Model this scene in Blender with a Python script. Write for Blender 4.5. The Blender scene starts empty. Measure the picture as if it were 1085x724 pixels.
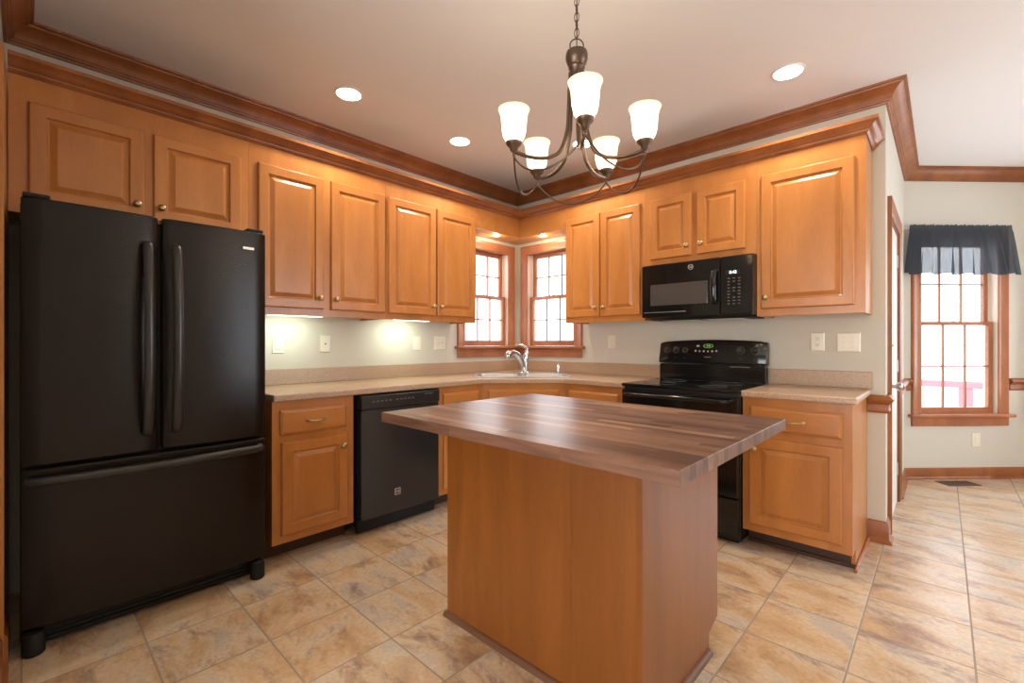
import bpy, bmesh, math, random
from mathutils import Vector, Matrix
random.seed(7)
S = bpy.context.scene
COL = S.collection
PI = math.pi

# ------------------------------------------------------------------ camera, world, lights, exposure
cd = bpy.data.cameras.new('camera'); cam = bpy.data.objects.new('camera', cd); COL.objects.link(cam)
cam.location = (3.225, -3.507, 1.194)
cam.rotation_euler = (PI/2, 0, 0.7553)
cd.sensor_width = 36; cd.lens = 36*484.97/1085; cd.shift_y = 1.2/1085; cd.clip_start = 0.02
S.camera = cam
S.view_settings.view_transform = 'Standard'; S.view_settings.look = 'None'
S.view_settings.gamma = 1; S.view_settings.use_curve_mapping = False
S.view_settings.exposure = 0.64
S.cycles.use_denoising = True
S.cycles.max_bounces = 8; S.cycles.diffuse_bounces = 5; S.cycles.glossy_bounces = 4; S.cycles.transparent_max_bounces = 12
S.cycles.sample_clamp_indirect = 6.0
SKY = 3.4
W = bpy.data.worlds.new('overcast_sky'); S.world = W; W.use_nodes = True
wn = W.node_tree.nodes['Background']; wn.inputs[0].default_value = (0.90, 0.94, 1.0, 1); wn.inputs[1].default_value = SKY
CAN_W, CHAND_W, UC_W, PUCK_W = 24.0, 0.8, 0.95, 1.6
DAY = [  # daylight through the openings, plus an added rear fill: location, rotation, size, power
    ('side_daylight', (5.95, -0.20, 1.40), (0, PI/2, 0), (1.45, 1.4), 40, (0.84, 0.91, 1.0)),
    ('rear_fill_light', (2.9, -6.75, 1.25), (PI*0.66, 0, 0), (2.8, 1.9), 78, (1.0, 0.91, 0.80)),  # added fill behind the camera, tilted up to brighten the ceiling
    ('nook_daylight', (4.5, 2.70, 1.35), (-PI/2, 0, 0), (1.25, 1.45), 26, (0.84, 0.90, 1.0)),
]
def lamp(kind, name, loc, power, color, rot=(0,0,0), size=None, radius=None, parent=None, spot=None):
    d = bpy.data.lights.new(name, kind); d.energy = power; d.color = color
    if kind == 'AREA':
        if isinstance(size, tuple): d.shape = 'RECTANGLE'; d.size, d.size_y = size
        else: d.shape = 'DISK'; d.size = size
    else: d.shadow_soft_size = radius
    if spot: d.spot_size = spot; d.spot_blend = 0.9
    o = bpy.data.objects.new(name, d); COL.objects.link(o); o.location = loc; o.rotation_euler = rot
    if parent: o.parent = parent
    return o
for n, l, r, sz, p, c in DAY:
    lamp('AREA', n, l, p, c, rot=r, size=sz)

# ------------------------------------------------------------------ materials
def newmat(name):
    m = bpy.data.materials.new(name); m.use_nodes = True
    nt = m.node_tree; b = nt.nodes['Principled BSDF']
    return m, nt, b
def N(nt, t, **kw):
    n = nt.nodes.new(t)
    for k, v in kw.items(): setattr(n, k, v)
    return n
def L(nt, a, b): nt.links.new(a, b)
def setc(s, c): s.default_value = (*c, 1) if len(c) == 3 else c
def flat(name, col, rough=0.5, metal=0.0, spec=0.5, coat=0.0, bump=None):
    m, nt, b = newmat(name)
    setc(b.inputs['Base Color'], col); b.inputs['Roughness'].default_value = rough
    b.inputs['Metallic'].default_value = metal; b.inputs['Specular IOR Level'].default_value = spec
    b.inputs['Coat Weight'].default_value = coat; b.inputs['Coat Roughness'].default_value = 0.15
    if bump:
        sc, st = bump
        tc = N(nt, 'ShaderNodeTexCoord'); no = N(nt, 'ShaderNodeTexNoise'); no.inputs['Scale'].default_value = sc
        no.inputs['Detail'].default_value = 2
        L(nt, tc.outputs['Object'], no.inputs['Vector'])
        bp = N(nt, 'ShaderNodeBump'); bp.inputs['Strength'].default_value = st; bp.inputs['Distance'].default_value = 0.002
        L(nt, no.outputs['Fac'], bp.inputs['Height']); L(nt, bp.outputs[0], b.inputs['Normal'])
    return m
def emit(name, col, strength):
    m, nt, b = newmat(name); setc(b.inputs['Base Color'], col)
    setc(b.inputs['Emission Color'], col); b.inputs['Emission Strength'].default_value = strength
    return m
def ramp(nt, stops):
    r = N(nt, 'ShaderNodeValToRGB'); e = r.color_ramp.elements
    while len(e) < len(stops): e.new(0.5)
    for i, (p, c) in enumerate(stops): e[i].position = p; e[i].color = (*c, 1)
    return r
def wood(name, dark, mid, light, scale=(6, 6, 1.3), rough=0.33, coat=0.25, var=0.10):
    m, nt, b = newmat(name)
    tc = N(nt, 'ShaderNodeTexCoord'); oi = N(nt, 'ShaderNodeObjectInfo')
    off = N(nt, 'ShaderNodeVectorMath', operation='ADD')
    mul = N(nt, 'ShaderNodeVectorMath', operation='SCALE'); mul.inputs[0].default_value = (13.1, 7.7, 5.3)
    L(nt, oi.outputs['Random'], mul.inputs['Scale']); L(nt, tc.outputs['Object'], off.inputs[0]); L(nt, mul.outputs[0], off.inputs[1])
    mp = N(nt, 'ShaderNodeMapping'); mp.inputs['Scale'].default_value = scale; L(nt, off.outputs[0], mp.inputs['Vector'])
    n1 = N(nt, 'ShaderNodeTexNoise'); n1.inputs['Scale'].default_value = 1.2; n1.inputs['Detail'].default_value = 4; n1.inputs['Distortion'].default_value = 0.6
    L(nt, mp.outputs[0], n1.inputs['Vector'])
    mp2 = N(nt, 'ShaderNodeMapping'); mp2.inputs['Scale'].default_value = tuple(s*9 for s in scale); L(nt, off.outputs[0], mp2.inputs['Vector'])
    n2 = N(nt, 'ShaderNodeTexNoise'); n2.inputs['Scale'].default_value = 1.6; n2.inputs['Detail'].default_value = 3
    L(nt, mp2.outputs[0], n2.inputs['Vector'])
    mx = N(nt, 'ShaderNodeMath', operation='MULTIPLY_ADD'); mx.inputs[1].default_value = 0.22
    L(nt, n2.outputs['Fac'], mx.inputs[0])
    sc = N(nt, 'ShaderNodeMath', operation='MULTIPLY'); sc.inputs[1].default_value = 0.78; L(nt, n1.outputs['Fac'], sc.inputs[0]); L(nt, sc.outputs[0], mx.inputs[2])
    r = ramp(nt, [(0.30, dark), (0.5, mid), (0.70, light)]); L(nt, mx.outputs[0], r.inputs['Fac'])
    hs = N(nt, 'ShaderNodeHueSaturation'); L(nt, r.outputs['Color'], hs.inputs['Color'])
    v = N(nt, 'ShaderNodeMath', operation='MULTIPLY_ADD'); v.inputs[1].default_value = var; v.inputs[2].default_value = 1-var/2
    L(nt, oi.outputs['Random'], v.inputs[0]); L(nt, v.outputs[0], hs.inputs['Value'])
    L(nt, hs.outputs['Color'], b.inputs['Base Color'])
    b.inputs['Roughness'].default_value = rough; b.inputs['Coat Weight'].default_value = coat; b.inputs['Coat Roughness'].default_value = 0.20
    b.inputs['Specular IOR Level'].default_value = 0.4
    return m
M = {}
M['wood'] = wood('honey_maple', (0.395, 0.148, 0.035), (0.46, 0.180, 0.044), (0.53, 0.220, 0.060), rough=0.30, coat=0.15)
M['woodh'] = wood('honey_maple_cross_grain', (0.395, 0.148, 0.035), (0.46, 0.180, 0.044), (0.53, 0.220, 0.060), rough=0.30, coat=0.15, scale=(1.3, 6, 6))
M['oak'] = wood('red_oak_trim', (0.19, 0.060, 0.017), (0.27, 0.090, 0.026), (0.35, 0.123, 0.037), scale=(5, 5, 2), rough=0.42, coat=0.1)
M['oak_l'] = wood('oak_window_trim', (0.29, 0.10, 0.040), (0.36, 0.132, 0.054), (0.43, 0.165, 0.070), scale=(6, 6, 2), rough=0.38)
M['island'] = wood('island_maple_panel', (0.165, 0.050, 0.007), (0.20, 0.063, 0.009), (0.24, 0.080, 0.013), scale=(7, 7, 0.7), rough=0.36, coat=0.3)
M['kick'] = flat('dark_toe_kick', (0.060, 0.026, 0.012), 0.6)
M['wall'] = flat('warm_grey_wall_paint', (0.585, 0.558, 0.485), 0.75, spec=0.2)
M['ceil'] = flat('flat_ceiling_paint', (0.77, 0.77, 0.775), 0.9, spec=0.1)
M['white'] = flat('white_gloss_paint', (0.78, 0.77, 0.74), 0.35)
M['liner'] = flat('cream_jamb_liner', (0.75, 0.68, 0.58), 0.5)
M['plate'] = flat('ivory_plastic', (0.74, 0.70, 0.58), 0.35)
M['slot'] = flat('dark_slot', (0.05, 0.04, 0.035), 0.6)
M['black'] = flat('gloss_black', (0.008, 0.008, 0.008), 0.10, spec=0.5)
M['blackm'] = flat('satin_black', (0.012, 0.011, 0.010), 0.35)
M['blackp'] = flat('matte_black_plastic', (0.010, 0.009, 0.008), 0.55, spec=0.3)
M['fridge'] = flat('pebbled_black_enamel', (0.010, 0.0065, 0.005), 0.24, spec=0.30, bump=(240, 0.3))
M['fhandle'] = flat('satin_black_handle', (0.02, 0.018, 0.017), 0.30)
M['steel'] = flat('brushed_steel', (0.62, 0.62, 0.62), 0.28, metal=1)
M['chrome'] = flat('chrome', (0.60, 0.61, 0.63), 0.17, metal=1)
M['nickel'] = flat('satin_nickel', (0.45, 0.42, 0.38), 0.3, metal=1)
M['brass'] = flat('antique_brass', (0.42, 0.31, 0.17), 0.28, metal=1)
M['bronze'] = flat('antique_bronze', (0.125, 0.085, 0.062), 0.36, metal=0.8)
M['dwblack'] = flat('sheen_lifted_black_door', (0.020, 0.0195, 0.020), 0.16)  # black lifted to grey, standing in for the reflected sheen
M['printm'] = flat('panel_ring_print', (0.26, 0.25, 0.24), 0.5)
M['mwglass'] = flat('smoked_door_glass', (0.07, 0.062, 0.056), 0.08)
M['ovenglass'] = flat('oven_glass', (0.006, 0.006, 0.006), 0.05)
M['ring'] = flat('burner_print', (0.06, 0.06, 0.062), 0.25)
M['print'] = flat('grey_panel_print', (0.42, 0.42, 0.42), 0.5)
M['printd'] = flat('dim_panel_print', (0.10, 0.097, 0.093), 0.5)
M['badge'] = flat('silver_badge', (0.62, 0.60, 0.56), 0.3, metal=0.7)
M['led'] = emit('blue_white_display', (0.75, 0.85, 1.0), 1.6)
M['clock'] = emit('green_clock_display', (0.35, 0.80, 0.12), 0.30)
M['lens'] = emit('lit_can_lens', (1.0, 0.96, 0.90), 9.0)
M['lensw'] = emit('lit_puck_lens', (1.0, 0.86, 0.62), 7.0)
M['tube'] = emit('lit_lamp_diffuser', (0.95, 1.0, 0.92), 3.5)
def shade_mat():
    m = bpy.data.materials.new('alabaster_glass'); m.use_nodes = True; nt = m.node_tree; nt.nodes.clear()
    o = N(nt, 'ShaderNodeOutputMaterial'); a = N(nt, 'ShaderNodeBsdfTranslucent'); d = N(nt, 'ShaderNodeBsdfDiffuse'); mx = N(nt, 'ShaderNodeMixShader')
    setc(a.inputs['Color'], (0.92, 0.80, 0.60)); setc(d.inputs['Color'], (0.80, 0.70, 0.55)); mx.inputs[0].default_value = 0.35
    L(nt, a.outputs[0], mx.inputs[1]); L(nt, d.outputs[0], mx.inputs[2])
    e = N(nt, 'ShaderNodeEmission'); setc(e.inputs['Color'], (1.0, 0.80, 0.52)); e.inputs['Strength'].default_value = 0.18
    ad = N(nt, 'ShaderNodeAddShader'); L(nt, mx.outputs[0], ad.inputs[0]); L(nt, e.outputs[0], ad.inputs[1]); L(nt, ad.outputs[0], o.inputs[0])
    return m
M['shade'] = shade_mat()
M['redrail'] = flat('washed_out_red_paint', (0.50, 0.20, 0.24), 0.7)  # red paled towards pink, overexposure and flare put into the colour
M['lawn'] = flat('pale_winter_lawn', (0.55, 0.53, 0.46), 0.95)
M['deck'] = flat('weathered_deck_boards', (0.5, 0.45, 0.42), 0.8)
M['rusty'] = flat('brown_register_enamel', (0.10, 0.055, 0.032), 0.45)

def countertop_mat():
    m, nt, b = newmat('beige_speckled_laminate')
    tc = N(nt, 'ShaderNodeTexCoord'); n = N(nt, 'ShaderNodeTexNoise'); n.inputs['Scale'].default_value = 190; n.inputs['Detail'].default_value = 3
    L(nt, tc.outputs['Object'], n.inputs['Vector'])
    r = ramp(nt, [(0.34, (0.31, 0.195, 0.120)), (0.5, (0.42, 0.285, 0.185)), (0.64, (0.49, 0.345, 0.235))])
    L(nt, n.outputs['Fac'], r.inputs['Fac']); L(nt, r.outputs['Color'], b.inputs['Base Color'])
    b.inputs['Roughness'].default_value = 0.32
    return m
M['counter'] = countertop_mat()

def tile_mat():
    m, nt, b = newmat('slate_look_floor_tile')
    P, OX, OY = 0.3415, 2.97, -0.104
    tc = N(nt, 'ShaderNodeTexCoord'); sep = N(nt, 'ShaderNodeSeparateXYZ'); L(nt, tc.outputs['Object'], sep.inputs[0])
    def axis(out, off):
        s = N(nt, 'ShaderNodeMath', operation='SUBTRACT'); L(nt, out, s.inputs[0]); s.inputs[1].default_value = off
        d = N(nt, 'ShaderNodeMath', operation='DIVIDE'); L(nt, s.outputs[0], d.inputs[0]); d.inputs[1].default_value = P
        f = N(nt, 'ShaderNodeMath', operation='FLOOR'); L(nt, d.outputs[0], f.inputs[0])
        fr = N(nt, 'ShaderNodeMath', operation='FRACT'); L(nt, d.outputs[0], fr.inputs[0])
        a = N(nt, 'ShaderNodeMath', operation='SUBTRACT'); L(nt, fr.outputs[0], a.inputs[0]); a.inputs[1].default_value = 0.5
        ab = N(nt, 'ShaderNodeMath', operation='ABSOLUTE'); L(nt, a.outputs[0], ab.inputs[0])
        return f.outputs[0], ab.outputs[0]
    fx, ax = axis(sep.outputs[0], OX); fy, ay = axis(sep.outputs[1], OY)
    mxx = N(nt, 'ShaderNodeMath', operation='MAXIMUM'); L(nt, ax, mxx.inputs[0]); L(nt, ay, mxx.inputs[1])
    gr = N(nt, 'ShaderNodeMapRange'); gr.inputs['From Min'].default_value = 0.4885; gr.inputs['From Max'].default_value = 0.4925
    L(nt, mxx.outputs[0], gr.inputs['Value'])
    cell = N(nt, 'ShaderNodeCombineXYZ'); L(nt, fx, cell.inputs[0]); L(nt, fy, cell.inputs[1])
    wn_ = N(nt, 'ShaderNodeTexWhiteNoise', noise_dimensions='2D'); L(nt, cell.outputs[0], wn_.inputs['Vector'])
    sc = N(nt, 'ShaderNodeVectorMath', operation='SCALE'); L(nt, wn_.outputs['Color'], sc.inputs[0]); sc.inputs['Scale'].default_value = 37
    rot = N(nt, 'ShaderNodeVectorRotate', rotation_type='Z_AXIS'); L(nt, tc.outputs['Object'], rot.inputs['Vector'])
    ang = N(nt, 'ShaderNodeMapRange'); ang.inputs['To Min'].default_value = -0.30; ang.inputs['To Max'].default_value = 0.55
    L(nt, wn_.outputs['Value'], ang.inputs['Value']); L(nt, ang.outputs[0], rot.inputs['Angle'])
    add = N(nt, 'ShaderNodeVectorMath', operation='ADD'); L(nt, rot.outputs[0], add.inputs[0]); L(nt, sc.outputs[0], add.inputs[1])
    mp = N(nt, 'ShaderNodeMapping'); mp.inputs['Scale'].default_value = (2.8, 4.6, 1); L(nt, add.outputs[0], mp.inputs['Vector'])
    n1 = N(nt, 'ShaderNodeTexNoise'); n1.inputs['Scale'].default_value = 1.0; n1.inputs['Detail'].default_value = 7; n1.inputs['Roughness'].default_value = 0.62; n1.inputs['Distortion'].default_value = 0.5
    L(nt, mp.outputs[0], n1.inputs['Vector'])
    r1 = ramp(nt, [(0.32, (0.42, 0.26, 0.135)), (0.43, (0.53, 0.36, 0.205)), (0.53, (0.58, 0.45, 0.31)), (0.64, (0.47, 0.40, 0.325)), (0.74, (0.42, 0.36, 0.30))])
    L(nt, n1.outputs['Fac'], r1.inputs['Fac'])
    mp2 = N(nt, 'ShaderNodeMapping'); mp2.inputs['Scale'].default_value = (2.4, 5.0, 1); mp2.inputs['Location'].default_value = (9, 4, 0); L(nt, add.outputs[0], mp2.inputs['Vector'])
    n2 = N(nt, 'ShaderNodeTexNoise'); n2.inputs['Scale'].default_value = 1.5; n2.inputs['Detail'].default_value = 10; n2.inputs['Roughness'].default_value = 0.78; n2.inputs['Distortion'].default_value = 0.3
    L(nt, mp2.outputs[0], n2.inputs['Vector'])
    k = N(nt, 'ShaderNodeMapRange'); k.inputs['From Min'].default_value = 0.505; k.inputs['From Max'].default_value = 0.64; k.inputs['To Max'].default_value = 0.80
    L(nt, n2.outputs['Fac'], k.inputs['Value'])
    mixd = N(nt, 'ShaderNodeMix', data_type='RGBA'); L(nt, k.outputs[0], mixd.inputs['Factor']); L(nt, r1.outputs['Color'], mixd.inputs['A']); setc(mixd.inputs['B'], (0.21, 0.115, 0.092))
    n3 = N(nt, 'ShaderNodeTexNoise'); n3.inputs['Scale'].default_value = 60; n3.inputs['Detail'].default_value = 3; L(nt, tc.outputs['Object'], n3.inputs['Vector'])
    mul = N(nt, 'ShaderNodeMapRange'); mul.inputs['To Min'].default_value = 0.72; mul.inputs['To Max'].default_value = 1.24; L(nt, n3.outputs['Fac'], mul.inputs['Value'])
    hs = N(nt, 'ShaderNodeHueSaturation'); L(nt, mixd.outputs['Result'], hs.inputs['Color']); L(nt, mul.outputs[0], hs.inputs['Value'])
    mg = N(nt, 'ShaderNodeMix', data_type='RGBA'); L(nt, gr.outputs[0], mg.inputs['Factor']); L(nt, hs.outputs['Color'], mg.inputs['A']); setc(mg.inputs['B'], (0.31, 0.245, 0.18))
    L(nt, mg.outputs['Result'], b.inputs['Base Color'])
    rr = N(nt, 'ShaderNodeMapRange'); rr.inputs['To Min'].default_value = 0.29; rr.inputs['To Max'].default_value = 0.75; L(nt, gr.outputs[0], rr.inputs['Value']); L(nt, rr.outputs[0], b.inputs['Roughness'])
    bp = N(nt, 'ShaderNodeBump'); bp.invert = True; bp.inputs['Strength'].default_value = 0.5; bp.inputs['Distance'].default_value = 0.002
    L(nt, gr.outputs[0], bp.inputs['Height'])
    bp2 = N(nt, 'ShaderNodeBump'); bp2.inputs['Strength'].default_value = 0.12; bp2.inputs['Distance'].default_value = 0.002
    L(nt, n1.outputs['Fac'], bp2.inputs['Height']); L(nt, bp.outputs[0], bp2.inputs['Normal']); L(nt, bp2.outputs[0], b.inputs['Normal'])
    return m
M['tile'] = tile_mat()

def butcher_mat():
    m, nt, b = newmat('walnut_butcher_block')
    tc = N(nt, 'ShaderNodeTexCoord'); sep = N(nt, 'ShaderNodeSeparateXYZ'); L(nt, tc.outputs['Object'], sep.inputs[0])
    d = N(nt, 'ShaderNodeMath', operation='DIVIDE'); L(nt, sep.outputs[1], d.inputs[0]); d.inputs[1].default_value = 0.0372
    row = N(nt, 'ShaderNodeMath', operation='FLOOR'); L(nt, d.outputs[0], row.inputs[0])
    w1 = N(nt, 'ShaderNodeTexWhiteNoise', noise_dimensions='1D'); L(nt, row.outputs[0], w1.inputs['W'])
    off = N(nt, 'ShaderNodeMath', operation='MULTIPLY_ADD'); L(nt, w1.outputs['Value'], off.inputs[0]); off.inputs[1].default_value = 5.0; L(nt, sep.outputs[0], off.inputs[2])
    sg = N(nt, 'ShaderNodeMath', operation='DIVIDE'); L(nt, off.outputs[0], sg.inputs[0]); sg.inputs[1].default_value = 0.47
    seg = N(nt, 'ShaderNodeMath', operation='FLOOR'); L(nt, sg.outputs[0], seg.inputs[0])
    cv = N(nt, 'ShaderNodeCombineXYZ'); L(nt, row.outputs[0], cv.inputs[0]); L(nt, seg.outputs[0], cv.inputs[1])
    w2 = N(nt, 'ShaderNodeTexWhiteNoise', noise_dimensions='2D'); L(nt, cv.outputs[0], w2.inputs['Vector'])
    r = ramp(nt, [(0.0, (0.075, 0.033, 0.021)), (0.35, (0.135, 0.063, 0.040)), (0.8, (0.195, 0.098, 0.062)), (0.97, (0.34, 0.20, 0.115))])
    L(nt, w2.outputs['Value'], r.inputs['Fac'])
    ad = N(nt, 'ShaderNodeVectorMath', operation='ADD'); sc = N(nt, 'ShaderNodeVectorMath', operation='SCALE'); sc.inputs['Scale'].default_value = 9
    L(nt, w2.outputs['Color'], sc.inputs[0]); L(nt, tc.outputs['Object'], ad.inputs[0]); L(nt, sc.outputs[0], ad.inputs[1])
    mp = N(nt, 'ShaderNodeMapping'); mp.inputs['Scale'].default_value = (4, 70, 40); L(nt, ad.outputs[0], mp.inputs['Vector'])
    n = N(nt, 'ShaderNodeTexNoise'); n.inputs['Scale'].default_value = 1.0; n.inputs['Detail'].default_value = 4; n.inputs['Distortion'].default_value = 0.7; L(nt, mp.outputs[0], n.inputs['Vector'])
    mr = N(nt, 'ShaderNodeMapRange'); mr.inputs['From Min'].default_value = 0.25; mr.inputs['From Max'].default_value = 0.75; mr.inputs['To Min'].default_value = 0.62; mr.inputs['To Max'].default_value = 1.38; L(nt, n.outputs['Fac'], mr.inputs['Value'])
    hs = N(nt, 'ShaderNodeHueSaturation'); L(nt, r.outputs['Color'], hs.inputs['Color']); L(nt, mr.outputs[0], hs.inputs['Value'])
    L(nt, hs.outputs['Color'], b.inputs['Base Color'])
    b.inputs['Roughness'].default_value = 0.36; b.inputs['Coat Weight'].default_value = 0.08; b.inputs['Coat Roughness'].default_value = 0.22; b.inputs['Specular IOR Level'].default_value = 0.42
    return m
M['butcher'] = butcher_mat()

def glass_mat():
    m = bpy.data.materials.new('window_glass'); m.use_nodes = True; nt = m.node_tree; nt.nodes.clear()
    o = N(nt, 'ShaderNodeOutputMaterial'); mx = N(nt, 'ShaderNodeMixShader'); t = N(nt, 'ShaderNodeBsdfTransparent'); g = N(nt, 'ShaderNodeBsdfGlossy')
    g.inputs['Roughness'].default_value = 0.02; mx.inputs[0].default_value = 0.06
    L(nt, t.outputs[0], mx.inputs[1]); L(nt, g.outputs[0], mx.inputs[2]); L(nt, mx.outputs[0], o.inputs[0])
    return m
M['glass'] = glass_mat()
def fabric_mat():
    m = bpy.data.materials.new('sheer_slate_fabric'); m.use_nodes = True; nt = m.node_tree; nt.nodes.clear()
    o = N(nt, 'ShaderNodeOutputMaterial'); mx = N(nt, 'ShaderNodeMixShader'); t = N(nt, 'ShaderNodeBsdfTransparent')
    d = N(nt, 'ShaderNodeBsdfDiffuse'); tr = N(nt, 'ShaderNodeBsdfTranslucent'); m2 = N(nt, 'ShaderNodeMixShader')
    setc(d.inputs['Color'], (0.055, 0.070, 0.085)); setc(tr.inputs['Color'], (0.085, 0.10, 0.13)); m2.inputs[0].default_value = 0.35
    L(nt, d.outputs[0], m2.inputs[1]); L(nt, tr.outputs[0], m2.inputs[2])
    mx.inputs[0].default_value = 0.90
    L(nt, t.outputs[0], mx.inputs[1]); L(nt, m2.outputs[0], mx.inputs[2]); L(nt, mx.outputs[0], o.inputs[0])
    return m
M['fabric'] = fabric_mat()

# ------------------------------------------------------------------ helpers
def obj(name, bm, mat, parent=None, bevel=0.0, smooth=False, loc=None, rot=None, seg=2):
    bmesh.ops.recalc_face_normals(bm, faces=bm.faces[:])
    me = bpy.data.meshes.new(name); bm.to_mesh(me); bm.free()
    o = bpy.data.objects.new(name, me); COL.objects.link(o)
    if mat is not None: me.materials.append(mat)
    if smooth:
        me.shade_smooth(); me.set_sharp_from_angle(angle=math.radians(38))
    if bevel:
        b = o.modifiers.new('bevel', 'BEVEL'); b.width = bevel; b.segments = seg; b.limit_method = 'ANGLE'; b.angle_limit = math.radians(40)
    if parent: o.parent = parent
    if loc: o.location = loc
    if rot: o.rotation_euler = rot
    return o
def tag(o, label, cat, group=None):
    o['label'] = label; o['category'] = cat
    if group: o['group'] = group
    return o
def thing(name, label, cat, loc=(0, 0, 0), rz=0.0, group=None):
    o = bpy.data.objects.new(name, None); COL.objects.link(o); o.location = loc; o.rotation_euler = (0, 0, rz)
    o.empty_display_size = 0.05
    return tag(o, label, cat, group)
def struct(o):
    o['kind'] = 'structure'; return o
def dup(root, loc, label=None):
    r = root.copy(); COL.objects.link(r); r.location = loc
    if label: r['label'] = label
    for ch in list(root.children):
        c = ch.copy(); COL.objects.link(c); c.parent = r
        for g in list(ch.children):
            d = g.copy(); COL.objects.link(d); d.parent = c
    return r
def box(bm, x0, x1, y0, y1, z0, z1):
    v = [bm.verts.new((x, y, z)) for z in (z0, z1) for x, y in ((x0, y0), (x1, y0), (x1, y1), (x0, y1))]
    for f in ((0, 3, 2, 1), (4, 5, 6, 7), (0, 1, 5, 4), (1, 2, 6, 5), (2, 3, 7, 6), (3, 0, 4, 7)): bm.faces.new([v[i] for i in f])
    return bm
def B(*boxes):
    bm = bmesh.new()
    for b in boxes: box(bm, *b)
    return bm
def prism(pts, z0, z1, bm=None):
    bm = bm or bmesh.new()
    a = [bm.verts.new((x, y, z0)) for x, y in pts]; b = [bm.verts.new((x, y, z1)) for x, y in pts]
    bm.faces.new(a); bm.faces.new(b); n = len(pts)
    for i in range(n): bm.faces.new((a[i], a[(i+1) % n], b[(i+1) % n], b[i]))
    return bm
def extrude_x(prof, x0, x1, bm=None):      # prof: (y, z) polygon
    bm = bm or bmesh.new()
    a = [bm.verts.new((x0, y, z)) for y, z in prof]; b = [bm.verts.new((x1, y, z)) for y, z in prof]
    bm.faces.new(a); bm.faces.new(b); n = len(prof)
    for i in range(n): bm.faces.new((a[i], a[(i+1) % n], b[(i+1) % n], b[i]))
    return bm
def lathe(prof, seg=24, bm=None, T=None):  # prof: (r, z)
    bm = bm or bmesh.new(); T = T or Matrix()
    rings = []
    for r, z in prof:
        if r < 1e-6: rings.append([bm.verts.new(T @ Vector((0, 0, z)))])
        else: rings.append([bm.verts.new(T @ Vector((r*math.cos(2*PI*i/seg), r*math.sin(2*PI*i/seg), z))) for i in range(seg)])
    for a, b in zip(rings, rings[1:]):
        for i in range(seg):
            j = (i+1) % seg
            if len(a) == 1 and len(b) == 1: continue
            if len(a) == 1: bm.faces.new((a[0], b[i], b[j]))
            elif len(b) == 1: bm.faces.new((a[i], a[j], b[0]))
            else: bm.faces.new((a[i], a[j], b[j], b[i]))
    return bm
def catmull(pts, n=8):
    P = [Vector(p) for p in pts]; out = []
    for i in range(len(P)-1):
        p0 = P[i-1] if i else 2*P[0]-P[1]; p1, p2 = P[i], P[i+1]; p3 = P[i+2] if i+2 < len(P) else 2*P[-1]-P[-2]
        for k in range(n):
            t = k/n
            out.append(0.5*((2*p1)+(p2-p0)*t+(2*p0-5*p1+4*p2-p3)*t*t+(3*p1-p0-3*p2+p3)*t**3))
    out.append(P[-1]); return out
def tube(pts, rad, seg=10, bm=None, cap=True, flat_=(1, 1)):
    bm = bm or bmesh.new(); P = [Vector(p) for p in pts]; n = len(P)
    R = rad if isinstance(rad, (list, tuple)) else [rad]*n
    t0 = (P[1]-P[0]).normalized(); up = Vector((0, 0, 1)) if abs(t0.z) < 0.9 else Vector((1, 0, 0))
    u = t0.cross(up).normalized(); rings = []
    for i in range(n):
        t = (P[min(i+1, n-1)]-P[max(i-1, 0)]).normalized()
        u = (u-t*u.dot(t)).normalized(); w = t.cross(u)
        rings.append([bm.verts.new(P[i]+(u*math.cos(2*PI*k/seg)*flat_[0]+w*math.sin(2*PI*k/seg)*flat_[1])*R[i]) for k in range(seg)])
    for a, b in zip(rings, rings[1:]):
        for k in range(seg): bm.faces.new((a[k], a[(k+1) % seg], b[(k+1) % seg], b[k]))
    if cap: bm.faces.new(rings[0]); bm.faces.new(rings[-1])
    return bm
def torus(R, r, seg=24, s2=8, T=None, bm=None, sy=1.0):
    bm = bm or bmesh.new(); T = T or Matrix(); rings = []
    for i in range(seg):
        a = 2*PI*i/seg
        rings.append([bm.verts.new(T @ Vector(((R+r*math.cos(2*PI*k/s2))*math.cos(a), sy*(R+r*math.cos(2*PI*k/s2))*math.sin(a), r*math.sin(2*PI*k/s2)))) for k in range(s2)])
    for i in range(seg):
        a, b = rings[i], rings[(i+1) % seg]
        for k in range(s2): bm.faces.new((a[k], a[(k+1) % s2], b[(k+1) % s2], b[k]))
    return bm
def offset_path(path, o):                  # to the right of the walking direction, mitred
    P = [Vector(p) for p in path]; out = []
    for i in range(len(P)):
        d1 = (P[i]-P[i-1]).normalized() if i else None
        d2 = (P[i+1]-P[i]).normalized() if i < len(P)-1 else None
        n1 = Vector((d1.y, -d1.x)) if d1 else None; n2 = Vector((d2.y, -d2.x)) if d2 else None
        if n1 is None: out.append(P[i]+n2*o)
        elif n2 is None: out.append(P[i]+n1*o)
        else:
            m = (n1+n2).normalized(); out.append(P[i]+m*(o/m.dot(n1)))
    return out
def sweep(path, prof, f=None, segs=None):  # prof: closed polygon of (out, height); f maps (x, y, h) to a point
    f = f or (lambda x, y, h: (x, y, h)); bm = bmesh.new()
    cols = [offset_path(path, o) for o, h in prof]
    rng = segs or range(len(path)-1)
    rings = {}
    for i in sorted({k for s in rng for k in (s, s+1)}): rings[i] = [bm.verts.new(f(cols[k][i].x, cols[k][i].y, prof[k][1])) for k in range(len(prof))]
    n = len(prof)
    for s in rng:
        a, b = rings[s], rings[s+1]
        for k in range(n): bm.faces.new((a[k], a[(k+1) % n], b[(k+1) % n], b[k]))
    ks = sorted(rings); bm.faces.new(rings[ks[0]]); bm.faces.new(rings[ks[-1]])
    return bm
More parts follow.
